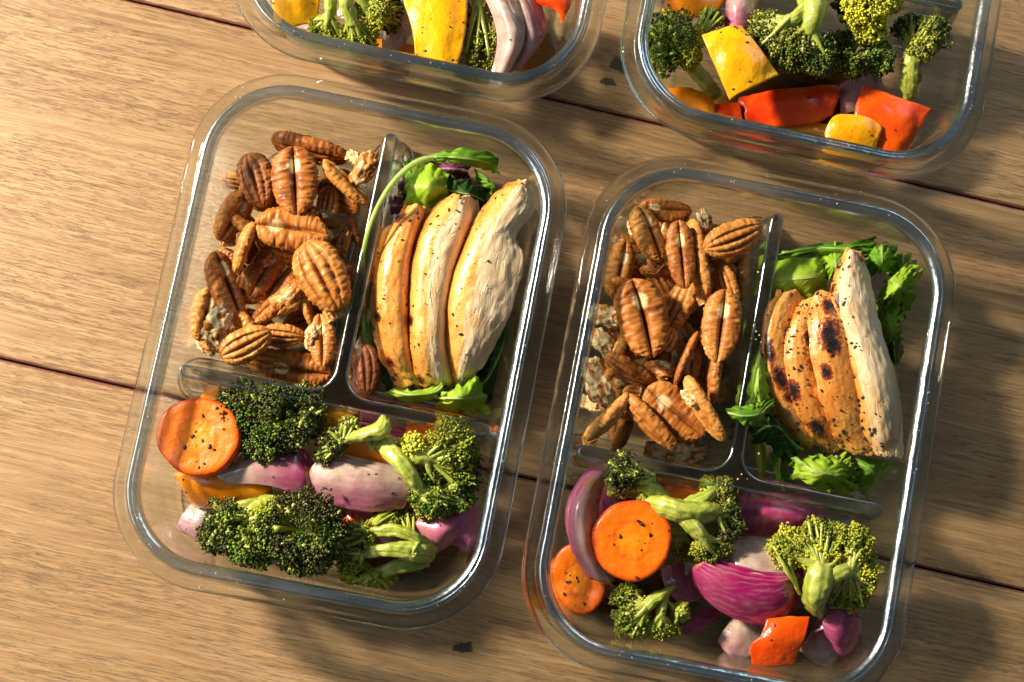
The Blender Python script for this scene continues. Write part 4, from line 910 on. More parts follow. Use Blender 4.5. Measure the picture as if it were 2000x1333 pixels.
chicken([[(1654, 500, 4.2), (1659, 495, 4.6), (1664, 493, 4.8), (1671, 495, 4.6), (1680, 504, 4.0)],
         [(1630, 540, 4.2), (1642, 538, 5.0), (1660, 540, 5.2), (1680, 546, 4.8), (1700, 552, 3.8)],
         [(1622, 590, 4.3), (1640, 592, 5.2), (1662, 594, 5.4), (1688, 598, 4.9), (1710, 604, 3.7)],
         [(1642, 650, 4.4), (1656, 650, 5.2), (1678, 652, 5.3), (1704, 656, 4.8), (1726, 664, 3.6)],
         [(1656, 710, 4.4), (1672, 710, 5.2), (1696, 712, 5.3), (1722, 716, 4.7), (1744, 722, 3.6)],
         [(1668, 770, 4.2), (1686, 772, 5.0), (1710, 774, 5.1), (1736, 776, 4.6), (1756, 780, 3.5)],
         [(1676, 830, 3.8), (1698, 834, 4.5), (1722, 836, 4.6), (1744, 836, 4.2), (1760, 836, 3.4)],
         [(1690, 876, 3.2), (1712, 884, 3.6), (1732, 890, 3.7), (1750, 894, 3.6), (1764, 898, 3.3)]],
        .26, 'rightmost chicken slice of the right container showing a broad grey-white cut face', 7, .95, char=[(.28, .25, .08, .12), (.22, .1, .05, .1)], nfleck=34, lift=.75)

# ---- salad, left container
leaf([[(800, 322, 2.2), (795, 362, 3.2), (788, 402, 2.4)], [(838, 322, 3.6), (836, 366, 4.4), (836, 408, 3.2)], [(872, 330, 3.4), (876, 366, 3.8), (880, 398, 3.0)]], M_LIME,
     'glossy folded lime leaf at the top of the chicken in the left container', 1, .10, 3, rib=False)
leaf([[(772, 320, 1.6), (768, 350, 2.2), (766, 380, 1.4)], [(790, 322, 2.4), (786, 352, 2.8), (780, 392, 2.0)], [(808, 330, 1.8), (805, 360, 2.2), (800, 400, 1.6)]], M_RADI, 'purple radicchio piece beside the left divider top', 2, .12, 4, rib=False)
leaf([[(842, 318, 2.6), (844, 330, 3.0), (846, 345, 2.6)], [(880, 316, 3.2), (882, 330, 3.4), (882, 350, 2.8)], [(914, 324, 2.6), (914, 336, 3.0), (912, 348, 2.4)]], M_RADI, 'maroon radicchio strip under the curled stem, left container', 3, .1, 4, rib=False)
leaf([[(760, 382, 2.2), (752, 400, 2.6), (748, 420, 2.0)], [(775, 384, 2.8), (772, 402, 3.0), (770, 418, 2.4)], [(796, 390, 2.2), (794, 404, 2.4), (790, 416, 2.0)]], M_RADI, 'small violet radicchio scrap above the first chicken slice', 13, .1, 4, rib=False)
leaf([[(868, 345, 2.6), (866, 372, 3.2), (868, 398, 2.4)], [(910, 350, 3.6), (908, 376, 3.9), (905, 402, 3.0)], [(955, 372, 2.8), (948, 392, 3.0), (938, 420, 2.2)]], M_DARK, 'dark leaf right of the lime leaf, between two chicken slices', 4, .16, 4)
leaf([[(925, 330, 2.0), (930, 340, 2.4), (925, 352, 2.0)], [(945, 345, 2.8), (952, 352, 2.8), (938, 360, 2.4)], [(960, 362, 2.8), (968, 366, 2.8), (958, 378, 2.4)], [(968, 385, 2.2), (974, 385, 2.2), (965, 392, 2.0)]], M_GREEN, 'thin jagged green tip hanging below the curled stem leaf', 14, .12, 5, rib=False)
e = leaf([[(832, 304, 4.4), (836, 310, 4.6), (838, 318, 4.4)], [(868, 296, 4.9), (870, 306, 5.1), (872, 318, 4.8)], [(915, 292, 4.8), (918, 310, 5.0), (925, 326, 4.4)], [(958, 302, 4.2), (960, 318, 4.2), (956, 334, 3.6)], [(976, 312, 3.8), (974, 320, 3.8), (966, 340, 3.2)]], M_GREEN,
         'green frisee leaf on a long arching pale stem over the left container salad', 5, .14, 5)
tv, tf, _ = tube([W3(*p) for p in [(716, 572, 2.6), (709, 530, 3.8), (712, 480, 4.8), (728, 425, 5.3), (756, 372, 5.5), (790, 334, 5.4), (822, 314, 5.0), (850, 308, 4.8)]], [.06, .08, .09, .09, .10, .12, .14, .10], 10, 8)
put('stem', tv, clean(tf), M_RIB, e, cols={'vein': np.zeros(len(tv))})
leaf([[(708, 560, 1.2), (700, 620, 1.4), (712, 690, 1.0)], [(722, 560, 2.2), (718, 620, 2.4), (728, 700, 2.0)], [(740, 570, 1.6), (742, 630, 1.8), (745, 720, 1.4)]], M_GREEN, 'green leaf peeking out left of the first chicken slice', 6, .14, 6, rib=False)
leaf([[(735, 690, 1.0), (745, 740, 1.2), (760, 775, 1.0)], [(750, 690, 1.8), (760, 735, 2.2), (776, 772, 1.8)]], M_DARK, 'dark leaf between the single pecan and the first chicken slice', 16, .1, 5, rib=False)
leaf([[(752, 770, 2.4), (758, 762, 3.0), (775, 756, 2.4)], [(790, 784, 2.6), (800, 772, 3.6), (812, 764, 2.8)], [(840, 784, 2.4), (845, 768, 3.4), (856, 750, 3.0)], [(862, 776, 2.2), (866, 756, 3.2), (868, 738, 3.0)]], M_LIME,
     'ruffled lime lettuce edge below the chicken, nearest the left divider junction', 7, .20, 4)
leaf([[(848, 800, 2.0), (856, 775, 3.0), (880, 758, 2.8)], [(885, 806, 2.0), (890, 780, 3.8), (905, 750, 3.4)], [(925, 808, 2.2), (925, 778, 3.4), (930, 738, 3.4)], [(950, 805, 1.8), (948, 775, 2.8), (942, 740, 3.0)]], M_LIME,
     'wide curled lime lettuce frill at the bottom right of the left salad', 8, .22, 4)
leaf([[(905, 745, 1.2), (915, 780, 1.6), (925, 808, 1.0)], [(935, 700, 1.8), (950, 740, 2.4), (955, 790, 1.4)], [(965, 640, 1.8), (975, 690, 2.2), (980, 730, 1.4)], [(985, 600, 1.2), (994, 620, 1.4), (998, 650, 1.0)]], M_DARK, 'dark leaf under the right edge of the widest chicken slice', 9, .20, 5)
# ---- salad, right container
leaf([[(1502, 512, 2.0), (1500, 545, 2.8), (1496, 582, 2.2)], [(1545, 506, 3.4), (1545, 545, 4.0), (1548, 590, 3.0)], [(1590, 504, 3.6), (1592, 540, 4.0), (1590, 582, 3.2)], [(1618, 512, 3.0), (1618, 538, 3.2), (1612, 560, 2.8)]], M_LIME,
     'broad olive lime leaf at the top left of the right salad', 10, .13, 3, outw=.1)
leaf([[(1520, 505, 1.8), (1530, 496, 2.2), (1560, 488, 2.0)], [(1580, 500, 2.8), (1585, 486, 3.2), (1600, 476, 2.6)], [(1640, 506, 3.0), (1645, 486, 3.6), (1650, 474, 3.0)], [(1700, 505, 2.8), (1705, 482, 3.4), (1718, 464, 3.0)]], M_GREEN,
     'green lettuce leaf running along the top of the right salad', 11, .22, 4)
leaf([[(1690, 482, 2.8), (1720, 476, 3.4), (1752, 482, 3.0)], [(1688, 510, 3.6), (1722, 506, 4.2), (1756, 506, 3.4)], [(1700, 540, 3.2), (1724, 536, 3.6), (1746, 528, 3.0)]], M_GREEN, 'cupped green leaf right of the tip of the pale chicken slice', 12, .25, 5)
leaf([[(1712, 580, 3.0), (1735, 545, 3.6), (1762, 520, 3.2)], [(1722, 590, 4.0), (1755, 560, 4.8), (1785, 522, 4.0)], [(1750, 596, 3.4), (1775, 572, 3.8), (1797, 545, 3.4)]], M_LIME, 'bright frilly lime leaf at the far right of the right salad', 21, .30, 5)
leaf([[(1706, 600, 2.6), (1730, 590, 3.4), (1762, 592, 3.0)], [(1712, 640, 3.2), (1738, 636, 3.8), (1762, 630, 3.0)], [(1718, 672, 2.8), (1740, 672, 3.2), (1756, 664, 2.6)]], M_LIME, 'frilled green leaf in the middle of the right flank of the pale slice', 22, .32, 6)
leaf([[(1722, 640, 2.0), (1740, 636, 2.6), (1760, 620, 2.2)], [(1730, 680, 2.6), (1746, 682, 3.0), (1762, 672, 2.4)], [(1738, 716, 2.0), (1750, 716, 2.2), (1760, 700, 1.8)]], M_DARK, 'dark glossy leaf low beside the pale chicken slice', 23, .18, 4)
leaf([[(1732, 690, 2.2), (1738, 686, 2.4), (1744, 690, 2.2)], [(1742, 730, 2.4), (1748, 728, 2.6), (1752, 732, 2.3)], [(1750, 775, 2.0), (1754, 774, 2.2), (1758, 778, 2.0)]], M_LIME, 'thin bright leaf sliver along the lower right of the pale slice', 24, .08, 4, rib=False)
leaf([[(1470, 640, 2.9), (1482, 650, 3.5), (1492, 660, 3.1)], [(1466, 700, 3.9), (1482, 705, 4.5), (1502, 708, 3.9)], [(1460, 755, 4.1), (1480, 758, 4.7), (1505, 760, 4.1)], [(1458, 792, 3.7), (1480, 795, 4.3), (1508, 790, 3.9)]], M_LIME, 'pale lime leaf left of the burnt chicken slice', 25, .16, 4)
leaf([[(1418, 800, 5.0), (1420, 806, 5.0), (1424, 812, 5.0)], [(1445, 795, 5.2), (1448, 812, 5.3), (1455, 828, 5.0)], [(1478, 786, 4.8), (1484, 808, 5.1), (1478, 834, 4.6)], [(1500, 780, 4.0), (1506, 788, 4.2), (1500, 800, 4.0)]], M_GREEN, 'spiky bright leaf reaching over the right divider', 26, .14, 6)
leaf([[(1455, 840, 2.6), (1470, 850, 3.0), (1470, 870, 2.6)], [(1495, 800, 4.0), (1515, 830, 4.2), (1500, 870, 3.2)], [(1540, 850, 3.2), (1560, 880, 3.4), (1545, 910, 2.6)]], M_DARK, 'dark leaf in the shade below the burnt chicken slice', 27, .2, 5)
leaf([[(1476, 860, 2.2), (1484, 862, 2.4), (1494, 866, 2.2)], [(1476, 895, 1.8), (1486, 898, 2.0), (1496, 898, 1.8)], [(1482, 930, 1.4), (1488, 932, 1.5), (1494, 926, 1.4)]], M_LIME, 'upright pale green leaf stalk at the lower left of the right salad', 28, .05, 3)
leaf([[(1505, 880, 1.8), (1520, 878, 2.2), (1535, 880, 1.8)], [(1508, 915, 2.0), (1522, 922, 2.3), (1540, 925, 2.0)], [(1526, 950, 1.6), (1534, 952, 1.8), (1550, 944, 1.6)]], M_GREEN, 'narrow twisted green leaf at the bottom of the right salad', 29, .2, 5)
leaf([[(1540, 930, 2.6), (1552, 900, 3.2), (1580, 885, 2.8)], [(1572, 950, 3.2), (1592, 922, 4.0), (1615, 892, 3.4)], [(1620, 958, 2.8), (1632, 930, 3.8), (1650, 900, 3.2)], [(1668, 962, 2.2), (1668, 940, 2.8), (1662, 918, 2.6)]], M_LIME, 'ruffled yellow-green lettuce at the bottom centre of the right salad', 30, .28, 5)
leaf([[(1648, 930, 1.8), (1660, 900, 2.6), (1690, 895, 2.4)], [(1670, 945, 2.2), (1700, 918, 2.8), (1720, 898, 2.6)], [(1690, 968, 1.6), (1712, 940, 2.0), (1745, 905, 1.8)]], M_GREEN, 'broad dark green pointed leaf at the bottom right of the right salad', 31, .06, 3, outw=.12)

leaf([[(1735, 505, 2.4), (1760, 500, 2.8), (1785, 512, 2.4)], [(1740, 560, 3.0), (1768, 560, 3.6), (1790, 560, 2.8)], [(1735, 620, 2.4), (1760, 628, 2.8), (1775, 610, 2.4)]], M_GREEN, 'frilly green leaf spread behind the bright far right one', 61, .26, 6)
leaf([[(1600, 490, 2.4), (1625, 480, 2.8), (1650, 476, 2.4)], [(1605, 520, 3.4), (1632, 512, 3.8), (1655, 500, 3.2)], [(1610, 550, 3.0), (1625, 545, 3.4), (1640, 530, 3.0)]], M_LIME, 'small curly lime leaf left of the pale chicken tip', 62, .26, 6)
leaf([[(1462, 735, 2.2), (1478, 745, 2.8), (1500, 760, 2.4)], [(1468, 790, 3.2), (1492, 798, 3.8), (1522, 800, 3.2)], [(1480, 850, 2.6), (1505, 850, 3.2), (1540, 845, 2.6)]], M_LIME, 'crumpled green leaf under the spiky one by the right divider', 63, .24, 6)
leaf([[(1600, 905, 2.4), (1630, 890, 2.8), (1660, 885, 2.4)], [(1610, 930, 2.8), (1640, 915, 3.4), (1670, 905, 2.8)], [(1640, 955, 2.2), (1660, 945, 2.6), (1690, 930, 2.2)]], M_LIME, 'pale crinkled leaf between the yellow-green ruffle and the dark pointed leaf', 64, .22, 7)
leaf([[(770, 330, 1.8), (790, 318, 2.4), (820, 312, 2.0)], [(780, 360, 2.4), (805, 350, 3.0), (835, 345, 2.4)], [(790, 392, 1.8), (815, 388, 2.4), (840, 385, 1.8)]], M_GREEN, 'green leaf behind the folded lime leaf, left salad', 65, .22, 6)

# ---- vegetables, left container
pepper([[(385, 800, 2.0), (395, 772, 2.6), (410, 762, 2.6)], [(412, 805, 3.0), (418, 780, 3.6), (430, 764, 3.2)], [(440, 815, 3.0), (442, 790, 3.4), (446, 768, 3.0)]], M_ORG, 'orange pepper piece peeking out behind the top of the left carrot disc', 2)
carrot(386, 852, 4.7, 80, 74, 'large carrot disc at the upper left of the left vegetable row', (-.10, -.05), 1.0, 3, 18, dish=.07)
slab('carrot_slice', [[(345, 925, 2.0), (375, 918, 3.0), (430, 915, 3.2), (520, 925, 3.0)], [(358, 950, 2.4), (400, 950, 3.4), (460, 948, 3.6), (535, 955, 3.2)], [(380, 985, 1.6), (420, 990, 2.4), (470, 985, 2.6), (525, 975, 2.4)]], .7, M_ORG, 'carrot slab lying on its side below the carrot disc, left container', 'carrot', 'roasted carrot slices', 4, 5, amp=.05, ew=.35, outw=.06)
onion([[(398, 938, 3.4), (420, 915, 3.6), (440, 900, 3.4)], [(450, 945, 4.0), (470, 915, 4.4), (490, 892, 3.8)], [(520, 948, 4.2), (535, 915, 4.6), (545, 885, 4.0)], [(575, 965, 3.8), (585, 930, 4.2), (580, 890, 3.8)], [(600, 972, 3.2), (606, 950, 3.4), (604, 925, 3.2)]], 'pale onion wedge with a purple end below the first broccoli, left container', 5, .26, (0.05, 1.0), .6, 8, axis='u')
onion([[(342, 1032, 1.5), (355, 1008, 1.8), (378, 986, 1.7)], [(370, 1048, 2.0), (390, 1022, 2.4), (410, 992, 2.1)], [(418, 1078, 2.0), (430, 1040, 2.5), (440, 1000, 2.3)]], 'flat pink onion piece at the lower left corner of the left vegetable row', 6, .2, (.55, .25), .1, 6)
broccoli('darkest broad broccoli floret at the top of the left vegetable row', [(490, 800, 3.8, 62, 52, -.2, -.1, .32, .05, .55), (560, 815, 4.2, 66, 58, .2, 0, .30, .05, .45), (520, 862, 4.0, 52, 44, -.1, .3, .48, .06, .25), (590, 790, 3.8, 42, 36, .3, -.2, .35, .1, .5)], [], 1, bead=.068)
pepper([[(622, 815, 2.6), (640, 800, 3.4), (665, 792, 3.2)], [(628, 840, 3.4), (655, 826, 4.2), (690, 806, 3.4)], [(640, 862, 2.8), (668, 850, 3.6), (696, 835, 3.0)]], M_YEL, 'bright yellow-orange pepper lump right of the darkest broccoli', 3)
pepper([[(640, 880, 1.8), (650, 870, 2.2), (690, 862, 2.4), (740, 870, 2.2)], [(640, 920, 2.0), (680, 905, 3.0), (720, 900, 3.0), (760, 905, 2.4)], [(650, 945, 1.6), (700, 940, 2.2), (740, 940, 2.2), (775, 935, 1.8)]], M_ORG, 'shaded orange pepper slab in the centre of the left vegetable row', 4)
onion([[(570, 885, 1.6), (590, 900, 2.0), (600, 920, 1.8)], [(560, 920, 2.2), (590, 930, 2.8), (620, 940, 2.2)]], 'small purple onion scrap under the pale wedge, left container', 46, .2, (.6, .9), .6, 2)
onion([[(608, 965, 3.0), (604, 935, 3.8), (618, 890, 3.8)], [(660, 990, 3.2), (665, 945, 4.4), (668, 902, 4.2)], [(730, 1000, 3.2), (738, 955, 4.4), (742, 920, 4.2)], [(790, 992, 2.8), (802, 965, 3.4), (808, 935, 3.4)]], 'long greyish lilac onion petal across the centre of the left vegetable row', 7, .22, (.80, .10), .25, 10)
onion([[(675, 795, 1.2), (700, 805, 2.0), (700, 830, 1.6)], [(740, 810, 1.4), (760, 822, 2.2), (770, 850, 1.6)], [(800, 830, 1.0), (830, 845, 1.6), (840, 870, 1.2)]], 'dull red onion strip lying against the cross divider, left container', 47, .2, (.7, .9), .7, 0)
carrot(850, 858, 2.2, 60, 36, 'red-orange carrot end behind the big broccoli, left container', (.2, -.3), .8, 9, 4)
broccoli('thin browned broccoli sprig with a bent yellow-green stalk, left container', [(650, 862, 4.4, 30, 24, -.4, .1, .30, .35, .8), (638, 886, 4.0, 22, 20, -.4, .4, .30, .35, .8), (682, 832, 4.4, 20, 16, -.3, -.2, .35, .35, .9)],
         [[(752, 815, 4.8, .20), (745, 838, 5.0, .42), (715, 848, 4.9, .34), (680, 858, 4.6, .26), (650, 872, 4.2, .2)], [(740, 852, 4.4, .12), (730, 868, 4.2, .2), (722, 880, 3.9, .08)]], 2, bead=.055)
broccoli('big broccoli with a long pale stalk, right end of the left vegetable row', [(880, 880, 3.9, 52, 58, .35, -.1, .50, .35, .15), (905, 930, 3.6, 34, 62, .6, .1, .36, .0, .25), (862, 960, 4.0, 58, 46, .1, .5, .44, .12, .15), (845, 985, 3.5, 44, 26, -.1, .6, .55, .35, .1), (805, 880, 4.5, 26, 34, -.2, -.4, .8, 1.0, .0)],
         [[(738, 862, 3.6, .42), (765, 885, 4.6, .46), (790, 915, 4.9, .44), (812, 945, 4.6, .36), (830, 975, 4.0, .26)], [(775, 890, 4.4, .38), (815, 895, 4.6, .40), (855, 900, 4.2, .4)]], 3, bead=.058)
broccoli('dark round broccoli with a green stalk top, lower left of the left vegetable row', [(440, 1035, 4.0, 44, 56, -.4, .2, .26, .05, .35), (490, 1062, 4.2, 54, 46, 0, .35, .42, .12, .15), (520, 1020, 4.0, 40, 36, .2, -.1, .55, .35, .1)],
         [[(545, 975, 2.8, .42), (515, 985, 3.6, .40), (490, 1000, 4.0, .34), (475, 1025, 4.2, .24)], [(525, 982, 3.4, .3), (500, 1015, 4.2, .26), (500, 1045, 4.3, .18)], [(530, 982, 3.2, .3), (470, 988, 4.0, .26), (440, 1005, 3.9, .18)]], 4, bead=.068)
broccoli('nearly black broccoli head at the bottom centre of the left vegetable row', [(600, 1035, 4.4, 70, 66, 0, -.1, .20, .02, .5), (590, 1080, 4.0, 54, 40, 0, .4, .40, .10, .15)], [], 5, bead=.068)
pepper([[(672, 1015, 2.0), (685, 1005, 2.4), (700, 1002, 2.2)], [(678, 1032, 2.2), (692, 1022, 2.8), (710, 1015, 2.4)], [(690, 1040, 1.8), (700, 1034, 2.0), (715, 1028, 1.8)]], M_RED, 'small red pepper corner between two dark broccoli heads', 5, nfleck=0)
onion([[(640, 1060, 1.0), (660, 1030, 1.4), (680, 1000, 1.2)], [(700, 1080, 1.2), (740, 1040, 2.0), (760, 1000, 1.6)], [(790, 1090, 1.0), (810, 1050, 1.4), (820, 1010, 1.2)]], 'brownish onion layer on the floor under the split stalk, left container', 48, .2, (.4, .7), .1, 2)
broccoli('broccoli with a split bright stalk at the bottom of the left vegetable row', [(700, 1050, 3.6, 34, 30, -.3, -.3, .40, .35, .3), (690, 1092, 3.4, 30, 26, -.5, .1, .50, .5, .25), (700, 1130, 3.0, 38, 26, -.3, .5, .68, .65, .1), (740, 1132, 2.8, 34, 20, .1, .6, .6, .5, .1), (770, 1010, 2.8, 40, 22, .1, -.3, .25, .2, .8)],
         [[(836, 1080, 3.2, .46), (812, 1078, 3.9, .48), (765, 1074, 4.2, .34), (722, 1078, 3.9, .26), (690, 1090, 3.4, .18)], [(834, 1068, 3.2, .30), (815, 1052, 4.0, .28), (770, 1036, 4.1, .30), (728, 1040, 3.8, .24), (700, 1046, 3.5, .16)], [(832, 1092, 2.8, .40), (790, 1104, 3.2, .36), (745, 1116, 3.1, .28), (715, 1128, 2.9, .2)], [(818, 1060, 4.0, .14), (812, 1075, 4.3, .18), (806, 1092, 3.9, .14)]], 6, bead=.055)
onion([[(790, 1060, 1.8), (800, 1038, 2.6), (812, 1018, 2.4)], [(835, 1088, 2.4), (848, 1050, 3.6), (860, 1010, 3.0)], [(885, 1062, 2.6), (893, 1030, 3.4), (900, 985, 2.8)], [(918, 1098, 1.8), (922, 1068, 2.4), (925, 1028, 2.0)]], 'layered purple onion wedge in the lower right corner of the left container', 8, .22, (.55, .85), .45, 4, 2, (10, -12, .45), axis='u')

# ---- vegetables, right container
onion([[(1150, 1130, 2.6), (1170, 1138, 3.2), (1196, 1144, 2.8)], [(1116, 1070, 3.6), (1142, 1076, 4.6), (1170, 1090, 3.6)], [(1104, 1000, 3.8), (1132, 1010, 5.0), (1158, 1022, 3.8)], [(1126, 945, 3.4), (1148, 956, 4.4), (1168, 966, 3.4)], [(1168, 914, 2.8), (1180, 914, 3.0), (1192, 912, 2.8)]], 'tall pink onion crescent at the left end of the right vegetable row', 9, .30, (.85, .05), .35, 8)
onion([[(1150, 960, 1.4), (1170, 950, 2.0), (1190, 945, 1.6)], [(1155, 1010, 1.8), (1180, 1000, 2.4), (1205, 985, 2.0)], [(1165, 1040, 1.4), (1190, 1030, 2.0), (1215, 1020, 1.6)]], 'dark purple onion layer between the pink crescent and the carrot disc', 10, .22, (.8, 1.0), .9, 1)
carrot(1128, 1132, 2.4, 58, 70, 'shaded carrot slice low in the left corner of the right vegetable row', (-.25, .05), .8, 5, 14)
carrot(1236, 1056, 4.7, 76, 76, 'bright carrot disc in front of the broccoli, right container', (-.04, .06), .9, 6, 12, dish=.05)
onion([[(1170, 1130, 1.2), (1190, 1140, 1.6), (1215, 1150, 1.3)], [(1175, 1165, 1.4), (1200, 1170, 1.8), (1225, 1180, 1.4)]], 'small lilac onion scrap below the pink crescent, right container', 50, .2, (.5, .4), .1, 1)
carrot(1325, 965, 2.2, 44, 24, 'orange carrot edge under the cross divider, right container', (0, -.4), .8, 7, 2)
broccoli('small black-tipped broccoli at the top left of the right vegetable row', [(1222, 922, 4.6, 34, 34, -.2, -.1, .25, .05, .6), (1212, 948, 4.0, 26, 22, -.2, .3, .5, .6, .2)],
         [[(1230, 940, 4.2, .42), (1258, 948, 4.3, .40), (1282, 962, 4.2, .34), (1300, 980, 4.0, .3)], [(1275, 945, 4.3, .10), (1276, 925, 4.4, .05)]], 7, bead=.055)
broccoli('broccoli with a pale fanned stalk and brown cap, upper middle of the right vegetable row', [(1412, 985, 4.2, 34, 46, .7, -.3, .35, .45, .75), (1420, 1025, 4.1, 32, 46, .8, .1, .28, .2, .7), (1385, 1070, 4.0, 42, 28, .1, .6, .45, .4, .25), (1395, 950, 3.8, 34, 20, .2, -.5, .6, .7, .3)],
         [[(1266, 985, 4.2, .40), (1300, 990, 4.9, .50), (1340, 1000, 5.0, .55), (1380, 1000, 4.8, .55), (1410, 1000, 4.3, .4)], [(1330, 1000, 4.8, .42), (1358, 1030, 4.9, .40), (1378, 1060, 4.5, .34)], [(1340, 995, 4.7, .40), (1375, 975, 4.7, .38), (1398, 960, 4.2, .3)], [(1262, 978, 4.4, .12), (1252, 968, 4.4, .16), (1246, 978, 4.2, .1)]], 8, bead=.055)
broccoli('green broccoli stub behind the bright carrot disc, right container', [(1335, 1065, 2.2, 34, 30, 0, 0, .65, .3, .1)], [[(1300, 1040, 2.6, .3), (1335, 1050, 2.8, .35)]], 9)
onion([[(1436, 1040, 2.4), (1440, 1000, 3.6), (1440, 978, 3.0)], [(1490, 1046, 2.6), (1500, 1005, 4.2), (1505, 976, 3.4)], [(1550, 1046, 2.4), (1560, 1012, 3.8), (1560, 986, 3.0)], [(1598, 1036, 1.8), (1604, 1020, 2.4), (1602, 1006, 2.2)]], 'dark violet onion petal under the right cross divider', 11, .22, (.85, 1.0), .8, 4, axis='u')
onion([[(1405, 1080, 2.6), (1420, 1068, 3.2), (1440, 1062, 2.8)], [(1450, 1128, 4.6), (1455, 1096, 4.2), (1470, 1062, 3.4)], [(1530, 1138, 4.6), (1530, 1104, 4.2), (1530, 1072, 3.4)], [(1560, 1125, 3.6), (1556, 1100, 3.6), (1548, 1080, 3.0)]], 'pale inner onion layer inside the big magenta wedge', 12, .24, (.05, .3), .3, 6)
onion([[(1356, 1142, 2.6), (1352, 1112, 3.6), (1372, 1096, 4.4)], [(1400, 1188, 2.8), (1400, 1150, 4.4), (1412, 1112, 5.0)], [(1465, 1218, 2.8), (1468, 1172, 4.7), (1470, 1128, 5.2)], [(1525, 1212, 2.8), (1528, 1170, 4.4), (1526, 1132, 5.0)], [(1562, 1172, 2.4), (1562, 1145, 3.4), (1556, 1122, 4.2)]], 'big glossy magenta onion wedge in the middle of the right vegetable row', 13, .30, (1.0, .75), 1.0, 5)
broccoli('light green broccoli tree standing upright at the right of the right vegetable row', [(1545, 1070, 4.2, 46, 38, -.5, -.1, .62, .45, .2), (1600, 1050, 4.2, 56, 32, 0, -.6, .55, .3, .35), (1660, 1065, 4.2, 46, 36, .4, -.3, .6, .45, .25), (1680, 1120, 4.0, 34, 48, .6, .2, .75, .9, .1), (1660, 1165, 3.6, 38, 26, .4, .6, .6, .7, .35), (1600, 1088, 4.5, 44, 26, 0, 0, .72, .8, .05)],
         [[(1602, 1200, 3.0, .20), (1592, 1185, 3.8, .48), (1592, 1160, 4.6, .64), (1598, 1130, 4.9, .66), (1600, 1100, 4.6, .5)], [(1605, 1140, 4.7, .45), (1640, 1118, 4.8, .42), (1670, 1110, 4.4, .35)], [(1562, 1160, 4.0, .09), (1556, 1150, 4.2, .10), (1553, 1142, 4.2, .06)]], 10, bead=.058)
broccoli('small broccoli sprig with forked stalks, bottom left of the right vegetable row', [(1222, 1180, 3.2, 32, 34, -.5, -.1, .48, .2, .15), (1240, 1215, 3.0, 36, 28, -.2, .5, .58, .25, .05), (1290, 1225, 2.8, 38, 26, .1, .6, .55, .4, .05), (1330, 1195, 3.0, 18, 20, .4, .1, .75, 1.0, .1)],
         [[(1318, 1145, 3.2, .08), (1300, 1158, 3.6, .22), (1275, 1175, 3.7, .34), (1250, 1195, 3.4, .3)], [(1300, 1160, 3.5, .2), (1292, 1190, 3.5, .26), (1290, 1212, 3.2, .2)], [(1298, 1168, 3.4, .12), (1315, 1188, 3.3, .12), (1328, 1198, 3.1, .08)]], 11, bead=.058)
pepper([[(1468, 1300, 2.0), (1466, 1262, 3.2), (1486, 1242, 3.8), (1498, 1208, 3.8)], [(1510, 1302, 2.2), (1512, 1265, 3.9), (1520, 1238, 4.6), (1540, 1204, 4.2)], [(1550, 1300, 2.0), (1562, 1268, 3.4), (1574, 1240, 4.1), (1582, 1204, 3.8)]], M_RED2, 'bright orange-red pepper block at the bottom of the right container', 6, .5, 3, amp=.04, outw=.03)
onion([[(1402, 1252, 1.5), (1412, 1232, 1.9), (1432, 1210, 1.8)], [(1420, 1278, 1.8), (1442, 1250, 2.4), (1465, 1216, 2.2)], [(1436, 1295, 1.5), (1470, 1278, 1.9), (1495, 1240, 1.8)]], 'translucent lilac onion petal left of the red pepper block', 14, .2, (.55, .2), .05, 2)
onion([[(1560, 1270, 1.8), (1580, 1240, 2.4), (1600, 1205, 2.4)], [(1595, 1296, 2.0), (1612, 1256, 3.0), (1622, 1212, 3.2)], [(1625, 1302, 1.8), (1638, 1262, 2.8), (1640, 1190, 3.2)]], 'folded violet onion root end, outer leaf at the lower right of the right container', 15, .24, (.3, .7), .5, 2)
onion([[(1614, 1240, 3.0), (1606, 1215, 3.6), (1620, 1190, 3.6)], [(1635, 1262, 3.0), (1632, 1228, 4.0), (1640, 1190, 3.8)], [(1652, 1258, 2.8), (1656, 1225, 3.6), (1662, 1190, 3.4)], [(1664, 1240, 2.4), (1672, 1215, 2.8), (1674, 1196, 2.6)]], 'crumpled purple onion tip with pale creases, lower right of the right container', 16, .24, (.75, .95), .7, 3, 2, (6, 16, -.4))
onion([[(1330, 1240, 1.0), (1350, 1210, 1.4), (1370, 1190, 1.2)], [(1370, 1230, 1.2), (1395, 1210, 1.6), (1410, 1190, 1.4)]], 'dark onion leaf lying on the floor left of the magenta wedge', 52, .2, (.9, 1.0), .8, 1)
onion([[(1290, 1110, 1.0), (1320, 1100, 1.6), (1350, 1095, 1.2)], [(1300, 1150, 1.4), (1330, 1140, 2.0), (1365, 1130, 1.4)], [(1330, 1180, 1.0), (1360, 1175, 1.4), (1385, 1160, 1.0)]], 'dim brown onion layer under the bright carrot disc, right container', 53, .2, (.6, .9), .3, 1)

